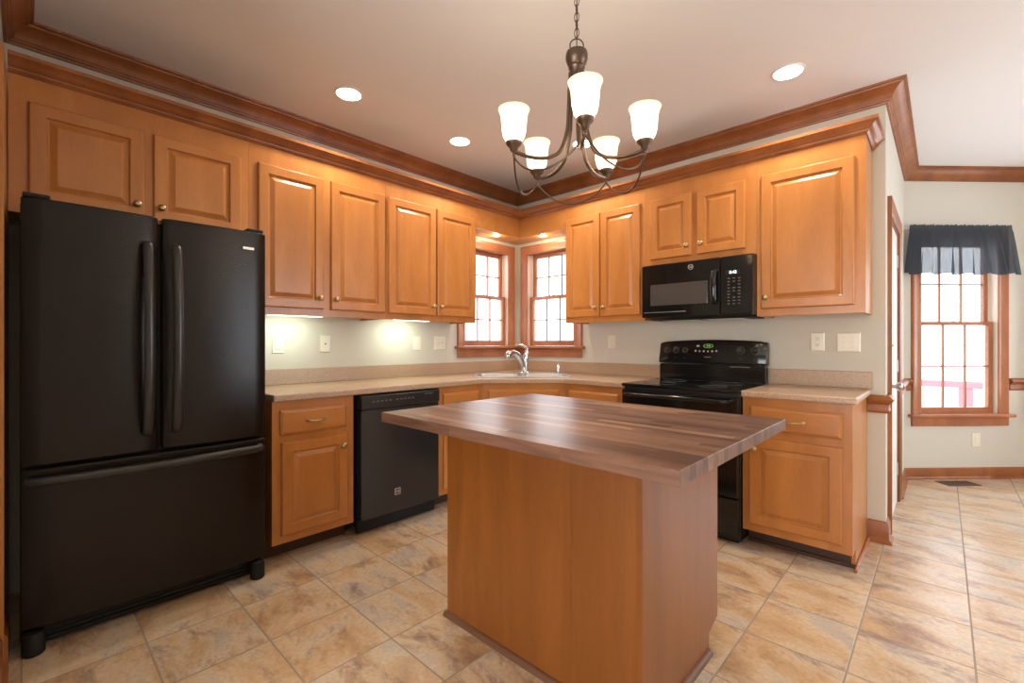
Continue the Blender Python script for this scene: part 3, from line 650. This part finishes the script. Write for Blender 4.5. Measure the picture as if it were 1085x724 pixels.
for x in (0.040, 0.826): obj('foot', lathe([(0, 0), (0.028, 0), (0.033, 0.006), (0.033, 0.070), (0.028, 0.085), (0, 0.090)], 20, T=Matrix.Translation((x, -0.690, 0.001))), M['blackp'], fg, smooth=True)

# ------------------------------------------------------------------ dishwasher
dw = thing('dishwasher', 'black dishwasher built in under the worktop between two base cabinets', 'dishwasher', (0, -2.1385, 0), RZL)
DWW = 0.640
obj('body', B((0.030, DWW-0.012, -0.585, -0.02, 0.10, 0.868)), M['blackp'], dw)
dd = obj('door', B((0.034, DWW-0.014, -0.640, -0.586, 0.098, 0.775)), M['dwblack'], dw, bevel=0.005)
pnl = extrude_x([(-0.586, 0.779), (-0.586, 0.868), (-0.636, 0.868), (-0.648, 0.860), (-0.648, 0.790), (-0.642, 0.779)], 0.034, DWW-0.014)
cp = obj('control_panel', pnl, M['dwblack'], dw, bevel=0.003)
obj('pocket_handle', B((0.275, 0.420, -0.6415, -0.632, 0.742, 0.772)), M['blackp'], dd, bevel=0.003)
for i in range(10):
    x = 0.105+0.030*i+(0.02 if i > 4 else 0)
    obj('button', B((x, x+0.016, -0.6495, -0.6478, 0.823, 0.831)), M['printd'], cp, bevel=0.0005)
obj('printed_mark', B(*[(0.500+0.0085*i, 0.506+0.0085*i, -0.6484, -0.6478, 0.842, 0.842+(0.009 if i in (0, 5) else 0.0065)) for i in range(8)]), M['printd'], cp)
obj('kick_plate', B((0.034, DWW-0.014, -0.590, -0.565, 0.010, 0.096)), M['blackp'], dw, bevel=0.002)
bg = obj('badge', B((0.270, 0.312, -0.6415, -0.6395, 0.206, 0.248)), M['badge'], dd, bevel=0.002)
obj('badge_face', B((0.274, 0.308, -0.6425, -0.641, 0.210, 0.244)), M['blackp'], bg)
text('emblem', 'GE', 0.024, M['badge'], bg, (0.291, -0.6427, 0.227), (PI/2, 0, 0))

# ------------------------------------------------------------------ range (back wall)
rg = thing('range', 'black freestanding electric range with raised control panel', 'stove', (1.5965, 0, 0), 0)
RW = 0.7625
obj('body', B((0.0, RW, -0.625, -0.035, 0.02, 0.893)), M['blackm'], rg, bevel=0.003)
ct = obj('cooktop', B((-0.001, RW+0.0, -0.665, -0.100, 0.894, 0.914)), M['black'], rg, bevel=0.005)
for x, y, r in ((0.20, -0.50, 0.105), (0.56, -0.50, 0.085), (0.20, -0.24, 0.080), (0.56, -0.24, 0.105)):
    obj('burner', torus(r, 0.0015, 40, 6, T=Matrix.Translation((x, y, 0.914))), M['ring'], ct, smooth=True)
od = obj('oven_door', B((0.004, RW-0.004, -0.668, -0.626, 0.282, 0.872)), M['black'], rg, bevel=0.006)
obj('oven_window', B((0.13, RW-0.13, -0.670, -0.667, 0.40, 0.70)), M['ovenglass'], od, bevel=0.001)
bm = tube(catmull([(0.05, -0.668, 0.845), (0.052, -0.700, 0.845), (0.09, -0.715, 0.846), (RW/2, -0.720, 0.847), (RW-0.09, -0.715, 0.846), (RW-0.052, -0.700, 0.845), (RW-0.05, -0.668, 0.845)], 6), 0.0135, 12)
obj('handle', bm, M['black'], od, smooth=True)
sdw = obj('storage_drawer', B((0.004, RW-0.004, -0.660, -0.626, 0.062, 0.272)), M['black'], rg, bevel=0.005)
obj('kick_plate', B((0.02, RW-0.02, -0.60, -0.57, 0.0, 0.06)), M['blackp'], rg)
# control panel with an arched top
bm = bmesh.new(); sec = [(-0.020, 1.035), (-0.020, 1.196), (-0.052, 1.200), (-0.066, 1.190), (-0.098, 1.060), (-0.096, 1.040)]
nx = 16; R = []
for i in range(nx+1):
    t = i/nx; ar = 0.016*(1-(2*t-1)**2); e = 0.006*(max(0, abs(2*t-1)-0.9)/0.1)**2
    R.append([bm.verts.new((RW*t, y+e, z+(ar-e if z > 1.1 else 0))) for y, z in sec])
for a, b in zip(R, R[1:]):
    for q in range(len(sec)): bm.faces.new((a[q], a[(q+1) % len(sec)], b[(q+1) % len(sec)], b[q]))
bm.faces.new(R[0]); bm.faces.new(R[-1])
cpn = obj('control_panel', bm, M['black'], rg, bevel=0.004, smooth=True)
obj('riser', B((0.006, RW-0.006, -0.085, -0.022, 0.9145, 1.034)), M['black'], rg, bevel=0.004)
obj('vent_slot', B((0.53, 0.66, -0.0865, -0.084, 1.018, 1.026)), M['printd'], rg)
slope = math.atan2(0.032, 0.13)
def on_panel(x, s, out=0.0):              # s 0..1 up the sloping face
    z = 1.060+0.130*s+0.010*s; y = -0.098+0.032*s
    return Vector((x, y-out*math.cos(slope), z+out*math.sin(slope)))
TP = Matrix.Rotation(PI/2-slope, 4, 'X')
for x, r in ((0.065, 0.021), (0.135, 0.021), (0.205, 0.019), (0.600, 0.024), (0.690, 0.024)):
    kb = obj('knob', lathe([(0, 0), (r+0.003, 0), (r+0.002, 0.004), (r*0.8, 0.008), (r*0.72, 0.022), (r*0.6, 0.025), (0, 0.026)], 20, T=Matrix.Translation(on_panel(x, 0.56, -0.001)) @ TP), M['blackm'], cpn, smooth=True)
    obj('knob_ring', torus(r+0.002, 0.0009, 24, 6, T=Matrix.Translation(on_panel(x, 0.56, 0.003)) @ TP), M['printm'], kb, smooth=True)
    for dz_ in (-0.42,): obj('mark', B((-0.006, 0.006, -0.0004, 0.0004, -0.0015, 0.0015)), M['printd'], kb, loc=on_panel(x, 0.56+dz_, 0.0006), rot=(-slope, 0, 0))
obj('display', lathe([(0, 0), (0.5, 0), (0.5, 0.1), (0, 0.1)], 28, T=Matrix.Translation(on_panel(0.375, 0.78, -0.0005)) @ TP @ Matrix.Diagonal((0.070, 0.030, 0.02, 1))), M['clock'], cpn)
obj('display_window', lathe([(0, 0), (0.5, 0), (0.5, 0.1), (0, 0.1)], 28, T=Matrix.Translation(on_panel(0.375, 0.78, 0.0002)) @ TP @ Matrix.Diagonal((0.0655, 0.0265, 0.02, 1))), M['black'], cpn)
text('clock_digits', '8:42', 0.017, M['clock'], cpn, on_panel(0.378, 0.78, 0.003), (PI/2-slope, 0, 0))
for i in range(6): obj('button', lathe([(0, 0), (0.007, 0), (0.006, 0.0015), (0, 0.002)], 12, T=Matrix.Translation(on_panel(0.285+0.030*i, 0.52-0.02*math.sin(PI*i/5), 0)) @ TP), M['print'], cpn, smooth=True)
obj('button', B((-0.010, 0.010, -0.001, 0.001, -0.006, 0.006)), M['print'], cpn, loc=on_panel(0.300, 0.78, 0.0003), rot=(-slope, 0, 0))
obj('badge', B((-0.022, 0.022, -0.0006, 0.0006, -0.004, 0.004)), M['printd'], cpn, loc=on_panel(0.375, 0.20, 0.0003), rot=(-slope, 0, 0))

# ------------------------------------------------------------------ microwave
mw = thing('microwave', 'black over-the-range microwave with lit display hung under short cabinet', 'microwave', (1.612, 0, 1.370), 0)
MW_, MH = 0.7515, 0.385
obj('body', B((0.0, MW_, -0.375, -0.004, 0.004, MH)), M['blackm'], mw, bevel=0.004)
md = obj('door', B((0.002, 0.553, -0.405, -0.3755, 0.004, MH-0.002)), M['black'], mw, bevel=0.007)
obj('window', rings_panel(0.405, 0.150, [(0.0, -0.0015), (0.003, -0.002)], x0=0.070, z0=0.088), M['mwglass'], md, loc=(0, -0.4045, 0))
obj('trim_strip', B((0.022, 0.330, -0.4065, -0.404, 0.038, 0.043)), M['steel'], md)
obj('handle', tube(catmull([(0.524, -0.404, 0.085), (0.524, -0.430, 0.090), (0.524, -0.442, 0.13), (0.524, -0.446, 0.19), (0.524, -0.442, 0.25), (0.524, -0.430, 0.288), (0.524, -0.404, 0.293)], 6), 0.0135, 14, flat_=(1.35, 0.8)), M['black'], md, smooth=True)
lg = obj('emblem', torus(0.0165, 0.0016, 28, 8, T=Matrix.Translation((0.362, -0.4055, 0.340)) @ TY), M['badge'], md, smooth=True)
text('monogram', 'GE', 0.020, M['badge'], lg, (0.362, -0.4058, 0.340), (PI/2, 0, 0))
mp_ = obj('control_panel', B((0.556, MW_-0.002, -0.402, -0.3755, 0.004, MH-0.002)), M['black'], mw, bevel=0.006)
obj('display', B((0.592, 0.675, -0.4030, -0.4015, 0.262, 0.290)), M['blackp'], mp_)
text('display_digits', '8:42', 0.026, M['led'], mp_, (0.634, -0.4034, 0.276), (PI/2, 0, 0))
for r_ in range(9):
    for c_ in range(3):
        if r_ in (2, 5) and c_ == 1: continue
        x = 0.600+0.032*c_; z = 0.235-0.0205*r_
        obj('key', B((x, x+0.014, -0.4028, -0.4018, z, z+0.006)), M['printd'], mp_)
obj('vent_hood', extrude_x([(-0.36, 0.0035), (-0.30, -0.012), (-0.08, -0.014), (-0.05, 0.0035)], 0.03, MW_-0.02), M['blackp'], mw)
obj('grease_filter', B((0.10, 0.36, -0.28, -0.12, -0.017, -0.0135), (0.40, 0.66, -0.28, -0.12, -0.017, -0.0135)), M['nickel'], mw)

# ------------------------------------------------------------------ island
IX0, IX1, IY0, IY1, IT = 1.644, 2.569, -2.240, -1.613, 0.874
isl = thing('island_cabinet', 'maple kitchen island base with plain panel sides under the butcher block', 'island', ((IX0+IX1)/2, (IY0+IY1)/2, 0))
hx, hy = (IX1-IX0)/2, (IY1-IY0)/2
obj('back_panel', B((-hx, hx-0.262, -hy, -hy+0.018, 0, IT)), M['island'], isl)
obj('back_panel', B((hx-0.2615, hx-0.0185, -hy, -hy+0.018, 0, IT)), M['island'], isl)
side = [(-hy, 0), (hy-0.09, 0), (hy-0.09, 0.075), (hy, 0.105), (hy, IT), (-hy, IT)]
obj('side_panel', extrude_x(side, hx-0.018, hx), M['island'], isl)
obj('side_panel', extrude_x([(-hy+0.0185, 0)]+side[1:5]+[(-hy+0.0185, IT)], -hx, -hx+0.018), M['island'], isl)
obj('carcass', B((-hx+0.0185, hx-0.0185, -hy+0.0185, hy, 0.105, IT-0.001)), M['wood'], isl)
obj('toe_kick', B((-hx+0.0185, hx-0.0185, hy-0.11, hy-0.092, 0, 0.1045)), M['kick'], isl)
for i, ks in ((0, 'R'), (1, 'L')):
    w2 = hx-0.045
    d = obj('door', rings_panel(w2, 0.52, DOOR()), M['wood'], isl, loc=(hx-0.04-i*(w2+0.01), hy+0.0005, 0.14), rot=(0, 0, PI))
    obj('knob', lathe(KNOB, 16, T=Matrix.Translation((w2-0.03 if i == 0 else 0.03, -T_D, 0.45)) @ TY), M['brass'], d, smooth=True)
    d = obj('drawer', rings_panel(w2, 0.134, DRAW), M['woodh'], isl, loc=(hx-0.04-i*(w2+0.01), hy+0.0005, 0.69), rot=(0, 0, PI))
SH = [(0, 0), (0.018, 0), (0.017, 0.008), (0.012, 0.015), (0.005, 0.019), (0, 0.020)]
obj('shoe_moulding', sweep([(hx+0.0005, hy-0.10), (hx+0.0005, -hy-0.0005), (-hx-0.018, -hy-0.0005)], [(-o, z) for o, z in SH], segs=None) if False else sweep([(-hx-0.010, -hy-0.0005), (hx+0.0005, -hy-0.0005), (hx+0.0005, hy-0.095)], SH), flat('dark_shoe_moulding', (0.13, 0.058, 0.028), 0.45), isl, smooth=True)
bb = tag(obj('butcher_block_top', B((-0.617, 0.617, -0.4658, 0.4658, 0, 0.0375)), M['butcher'], bevel=0.001, loc=(2.1857, -2.0536, 0.8745)), 'walnut butcher block top lying on the kitchen island', 'countertop')

# ------------------------------------------------------------------ chandelier
CX, CY = 2.194, -2.047
ch = thing('chandelier', 'bronze five-light chandelier with lit glass bell shades over the island', 'chandelier', (CX, CY, 0))
obj('canopy', lathe([(0, H-0.002), (0.062, H-0.002), (0.060, H-0.018), (0.035, H-0.030), (0.010, H-0.036), (0, H-0.037)], 28), M['bronze'], ch, smooth=True)
zc = H-0.045; i = 0
while zc > 2.368:
    obj('chain_link', torus(0.0145, 0.0026, 18, 6, T=Matrix.Translation((0, 0, zc)) @ Matrix.Rotation((0.35 if i % 2 else 0.35+PI/2), 4, 'Z') @ Matrix.Rotation(PI/2, 4, 'X') @ Matrix.Diagonal((0.62, 1.25, 1, 1))), M['bronze'], ch, smooth=True)
    zc -= 0.0305; i += 1
obj('cord', tube([(0.004, 0.003, H-0.03), (-0.003, 0.004, 2.55), (0.003, -0.003, 2.42), (0, 0, 2.318)], 0.0022, 6), M['bronze'], ch, smooth=True)
obj('loop', torus(0.026, 0.0028, 24, 8, T=Matrix.Translation((0, 0, 2.343)) @ Matrix.Rotation(0.75, 4, 'Z') @ Matrix.Rotation(PI/2, 4, 'X')), M['bronze'], ch, smooth=True)
obj('column', lathe([(0, 2.324), (0.030, 2.322), (0.040, 2.316), (0.0425, 2.306), (0.0425, 2.290), (0.037, 2.272), (0.030, 2.262), (0.032, 2.256), (0.028, 2.248), (0.027, 2.235), (0.024, 2.17), (0.027, 2.16), (0.024, 2.148), (0.014, 2.135), (0.010, 2.115), (0.006, 2.102), (0, 2.100)], 28), M['bronze'], ch, smooth=True)
RC, ZC = 0.253, 1.927
th = 0.7553
toward = Vector((math.sin(th), -math.cos(th))); right = Vector((math.cos(th), math.sin(th)))
tips = []
BELL = [(0.010, 0.0), (0.022, 0.0), (0.032, 0.006), (0.040, 0.020), (0.0445, 0.042), (0.0465, 0.068), (0.049, 0.092), (0.0535, 0.112), (0.0585, 0.1215), (0.0595, 0.1245), (0.0580, 0.1245), (0.0565, 0.1205), (0.0515, 0.111), (0.0470, 0.091)]
BELL = BELL[:11]
for q in range(5):
    a = -0.03+q*2*PI/5; d2 = toward*math.cos(a)+right*math.sin(a); D = Vector((d2.x, d2.y, 0)); Z3 = Vector((0, 0, 1))
    prof = [(0.026, 2.235), (0.030, 2.18), (0.034, 2.09), (0.040, 2.02), (0.066, 1.945), (0.105, 1.915), (0.150, 1.904), (0.200, 1.906), (0.236, 1.913), (RC, 1.918)]
    prof = [(r, z-0.014*min(1, (2.235-z)/0.3)) for r, z in prof]
    arm = obj('arm', tube(catmull([D*r+Z3*z for r, z in prof], 5), 0.0074, 8), M['bronze'], ch, smooth=True)
    tip = D*RC-Z3*0.014; tips.append(D)
    obj('cup', lathe([(0, 1.895), (0.004, 1.897), (0.006, 1.905), (0.0045, 1.911), (0.010, 1.917), (0.014, 1.921), (0.016, 1.930), (0.025, 1.938), (0.0305, 1.946), (0.031, 1.951), (0, 1.952)], 20, T=Matrix.Translation(tip)), M['bronze'], arm, smooth=True)
    obj('lamp_shade', lathe([(r*0.98, z*0.96+1.953) for r, z in BELL], 32, T=Matrix.Translation(tip)), M['shade'], ch, smooth=True)
    lamp('POINT', 'chandelier_bulb', (tip.x, tip.y, 1.988), CHAND_W, (1.0, 0.84, 0.62), radius=0.018, parent=ch)
for q in range(5):
    a, b = tips[q]*RC, tips[(q+1) % 5]*RC; pts = []
    for s in range(17):
        t = s/16; p = a.lerp(b, t); p = p*(1+0.10*math.sin(PI*t)); p.z = 1.883-0.085*(1-(2*t-1)**2)
        pts.append(p)
    obj('swag_rod', tube(pts, 0.0036, 8), M['bronze'], ch, smooth=True)

# ------------------------------------------------------------------ lamps
can = None
for x, y, lb in ((0.592, -2.16, 'round recessed ceiling light nearest the refrigerator wall cabinets, leftmost in view'), (0.580, -1.27, 'round recessed ceiling light over the dishwasher side, left of the chandelier'), (1.227, -0.603, 'round recessed ceiling light glimpsed behind the chandelier arms'), (2.594, -0.583, 'round recessed ceiling light in front of the right-hand wall cabinets')):
    if can is None:
        can = thing('recessed_light', lb, 'ceiling light', (x, y, H), 0, 'recessed ceiling lights')
        obj('trim_ring', lathe([(0.070, -0.0005), (0.084, -0.0005), (0.083, -0.005), (0.076, -0.008), (0.071, -0.007), (0.070, -0.0005)], 36), M['white'], can, smooth=True)
        obj('lens', lathe([(0, -0.012), (0.045, -0.0105), (0.0695, -0.006), (0.0695, -0.0006), (0, -0.0006)], 32), M['lens'], can)
        lamp('SPOT', 'recessed_bulb', (0, 0, -0.05), CAN_W, (1.0, 0.86, 0.70), radius=0.05, parent=can, spot=math.radians(155))
    else: dup(can, (x, y, H), lb)
for x, y, lb in ((4.3, -3.6, 'added round recessed ceiling light, out of view right of the camera'), (2.4, -5.2, 'added round recessed ceiling light, out of view behind the camera')): dup(can, (x, y, H), lb)  # unseen extra cans, added to brighten the room
gl = thing('added_globe_light', 'added white glass globe ceiling light, out of view right of the camera', 'ceiling light', (4.9, -1.65, 0), 0)  # unseen globe, added for warm light on the nook side
obj('stem', lathe([(0, H-0.001), (0.06, H-0.001), (0.055, H-0.02), (0.012, H-0.03), (0.012, 2.44), (0, 2.44)], 24), M['bronze'], gl, smooth=True)
obj('lamp_shade', lathe([(0.12*math.sin(PI*i/16), 2.33+0.12*math.cos(PI*i/16)) for i in range(17)], 28), emit('added_globe_glow', (1.0, 0.80, 0.56), 19.0), gl, smooth=True)
pk = None
for x, y, lb in ((0.165, -0.475, 'small round puck light in the soffit above the left corner window'), (0.475, -0.165, 'small round puck light in the soffit above the right corner window')):
    if pk is None:
        pk = thing('puck_light', lb, 'ceiling light', (x, y, 2.206), 0, 'soffit puck lights')
        obj('trim_ring', lathe([(0.030, -0.0005), (0.041, -0.0005), (0.040, -0.005), (0.032, -0.007), (0.030, -0.0005)], 28), M['white'], pk, smooth=True)
        obj('lens', lathe([(0, -0.003), (0.0295, -0.003), (0.0295, -0.0006), (0, -0.0006)], 24), M['lensw'], pk)
        lamp('POINT', 'puck_bulb', (0, 0, -0.028), PUCK_W, (1.0, 0.80, 0.55), radius=0.020, parent=pk)
    else: dup(pk, (x, y, 2.206), lb)
for x0, x1, lb in ((-2.50, -2.16, 'white under-cabinet light strip beside the refrigerator, above the leftmost outlet'), (-1.62, -1.30, 'white under-cabinet light strip over the dishwasher')):
    uc = thing('under_cabinet_light', lb, 'light', (0.235, (x0+x1)/2, UB+0.0215), RZL, 'under-cabinet lights')
    h = (x1-x0)/2
    obj('housing', B((-h, h, -0.035, 0.035, -0.010, 0.0)), M['white'], uc, bevel=0.002)
    obj('diffuser', B((-h+0.01, h-0.01, -0.028, 0.028, -0.0205, -0.0102)), M['tube'], uc, bevel=0.004)
    lamp('AREA', 'under_cabinet_tube', (0, 0.06, -0.026), UC_W, (0.86, 1.0, 0.82), rot=(0.35, 0, 0), size=(2*h-0.06, 0.03), parent=uc)

# ------------------------------------------------------------------ switches and outlets
def plate(name, label, cat, loc, rz, w, kind, group='wall plates'):
    r = thing(name, label, cat, loc, rz, group); h = 0.120
    obj('cover_plate', rings_panel(w, h, [(0.0, -0.002), (0.004, -0.006), (0.008, -0.0065)], back=-0.0003, x0=-w/2, z0=-h/2), M['plate'], r)
    y = -0.0066
    def recept(x, zc):
        f = obj('receptacle', prism([(x+0.0165*math.cos(t), zc+0.0145*math.sin(t)) for t in [2*PI*i/20 for i in range(20)]], 0, 0.002).__class__ and lathe([(0, 0), (0.0165, 0), (0.0155, 0.0018), (0, 0.002)], 20, T=Matrix.Translation((x, y+0.0002, zc)) @ TY), M['plate'], r, smooth=True)
        obj('slots', B((x-0.0065, x-0.0040, y-0.0022, y, zc-0.002, zc+0.0075), (x+0.0040, x+0.0065, y-0.0022, y, zc-0.002, zc+0.0065), (x-0.002, x+0.002, y-0.0022, y, zc-0.0095, zc-0.0055)), M['slot'], f)
    def toggle(x):
        obj('toggle_frame', B((x-0.006, x+0.006, y-0.0006, y+0.001, -0.0125, 0.0125)), M['plate'], r)
        obj('toggle', B((x-0.004, x+0.004, y-0.011, y, -0.002, 0.009)), M['plate'], r, bevel=0.0015)
        obj('screw', lathe([(0, 0), (0.003, 0), (0.0025, 0.001), (0, 0.0012)], 10, T=Matrix.Translation((x, y, 0.030)) @ TY), M['nickel'], r); obj('screw', lathe([(0, 0), (0.003, 0), (0.0025, 0.001), (0, 0.0012)], 10, T=Matrix.Translation((x, y, -0.030)) @ TY), M['nickel'], r)
    if kind == 'outlet': recept(0, 0.0195); recept(0, -0.0195)
    if kind == 'gfci':
        f = obj('receptacle', B((-0.0165, 0.0165, y-0.002, y+0.001, -0.033, 0.033)), M['plate'], r, bevel=0.001)
        obj('frame_shadow', B((-0.0185, 0.0185, y-0.0003, y+0.001, -0.035, 0.035)), M['slot'], r)
        for zc in (0.02, -0.02): obj('slots', B((-0.0065, -0.0045, y-0.0026, y-0.001, zc-0.004, zc+0.004), (0.0045, 0.0065, y-0.0026, y-0.001, zc-0.004, zc+0.004)), M['slot'], f)
        obj('test_button', B((-0.006, 0.006, y-0.0035, y-0.001, -0.005, 0.005)), M['plate'], f)
    if kind == 'jack': obj('jack', B((-0.005, 0.005, y-0.0012, y+0.001, -0.005, 0.005)), M['slot'], r)
    if kind == 'switch': toggle(0)
    if kind == 'double': toggle(-w*0.2); toggle(w*0.2)
    if kind == 'rocker':
        obj('rocker', B((-0.0165, 0.0165, y-0.0025, y+0.001, -0.033, 0.033)), M['plate'], r, bevel=0.0012)
    return r
plate('wall_outlet', 'ivory ground-fault outlet on left wall next to the refrigerator', 'outlet', (0, -2.357, 1.182), RZL, 0.076, 'gfci')
plate('wall_jack', 'ivory plate with a small dark jack, second from refrigerator', 'jack', (0, -2.037, 1.185), RZL, 0.076, 'jack')
plate('light_switch', 'single ivory plate under the lit cabinet above dishwasher', 'switch', (0, -1.249, 1.188), RZL, 0.076, 'rocker')
plate('light_switch', 'wide ivory double switch plate left of the left corner window', 'switch', (0, -1.010, 1.190), RZL, 0.122, 'double')
plate('light_switch', 'single ivory switch plate right of the right corner window', 'switch', (1.122, 0, 1.199), 0, 0.074, 'rocker')
plate('wall_outlet', 'ivory duplex outlet on back wall right of the range', 'outlet', (2.635, 0, 1.199), 0, 0.076, 'outlet')
plate('light_switch', 'wide ivory double switch plate near the free end of the back wall', 'switch', (2.797, 0, 1.196), 0, 0.121, 'double')
ow = P0+Vector((1, 1))*0.7071*0.650
plate('wall_outlet', 'ivory outlet plate low on the wall below the curtained window', 'outlet', (ow.x, ow.y, 0.335), PI/4, 0.076, 'rocker')

# ------------------------------------------------------------------ curtain valance and rod, floor register
rc = P0+Vector((1, 1))*0.7071*0.430
rod = thing('curtain_rod', 'thin rod carrying the slate valance above the nook window', 'curtain rod', (rc.x, rc.y, 2.182), PI/4)
obj('rod', tube([(-0.465, -0.001, 0), (-0.460, -0.050, 0), (-0.45, -0.055, 0), (0.45, -0.055, 0), (0.460, -0.050, 0), (0.465, -0.001, 0)], 0.006, 8), M['white'], rod, smooth=True)
bm = bmesh.new(); nu, nv = 200, 14; rows = []
for j in range(nv+1):
    t = j/nv; z = 0.026-0.425*t; row = []
    for i in range(nu+1):
        s = i/nu*2-1
        hw_ = 0.447+0.080*t**0.8
        pin = math.exp(-((t-0.065)/0.05)**2)
        fold = math.sin(s*27+1.4*math.sin(s*8))*0.65+0.35*math.sin(s*49+2)
        gather = 1-min(1, t/0.18)
        y = -0.080-0.016*t+fold*(0.005+0.030*t)+gather*0.006*math.sin(s*150)-0.006*(1-pin)
        zz = z+(0.006*math.sin(s*110+math.sin(s*40)) if j == 0 else 0)+(0.006*math.sin(s*17) if j == nv else 0)
        row.append(bm.verts.new((s*hw_+0.006*math.sin(s*23)*t, y, zz)))
    rows.append(row)
for a, b in zip(rows, rows[1:]):
    for i in range(nu): bm.faces.new((a[i], a[i+1], b[i+1], b[i]))
cvl = tag(obj('curtain_valance', bm, M['fabric'], smooth=True, loc=(rc.x, rc.y, 2.182), rot=(0, 0, PI/4)), 'gathered slate blue sheer valance across the top of the nook window', 'curtain')
vr = thing('floor_register', 'brown metal floor register set in tiles under the nook window', 'vent', (3.318, 1.90, 0), PI/4)
obj('frame', B((-0.14, 0.14, -0.066, -0.050, 0.0003, 0.006), (-0.14, 0.14, 0.050, 0.066, 0.0003, 0.006), (-0.14, -0.124, -0.050, 0.050, 0.0003, 0.006), (0.124, 0.14, -0.050, 0.050, 0.0003, 0.006)), M['rusty'], vr, bevel=0.001)
obj('louvres', B(*[(-0.124, 0.124, -0.047+0.0105*i, -0.0415+0.0105*i, 0.0005, 0.0045) for i in range(9)], (-0.124, 0.124, -0.049, 0.049, 0.0002, 0.001)), M['rusty'], vr)

# ------------------------------------------------------------------ deck railing outside the nook window
rl = thing('deck_railing', 'red painted deck railing seen outside through the nook window', 'railing', (2.4, 5.2, -0.12), 0)
obj('top_rail', B((-2.0, 3.4, -0.07, 0.07, 0.70, 0.79)), M['redrail'], rl, bevel=0.005)
obj('bottom_rail', B((-2.0, 3.4, -0.02, 0.02, 0.08, 0.16)), M['redrail'], rl, bevel=0.005)
for i in range(8):
    x = -1.75+0.70*i
    obj('post', B((x-0.07, x+0.07, -0.06, 0.06, 0, 0.70)), M['redrail'], rl, bevel=0.005)
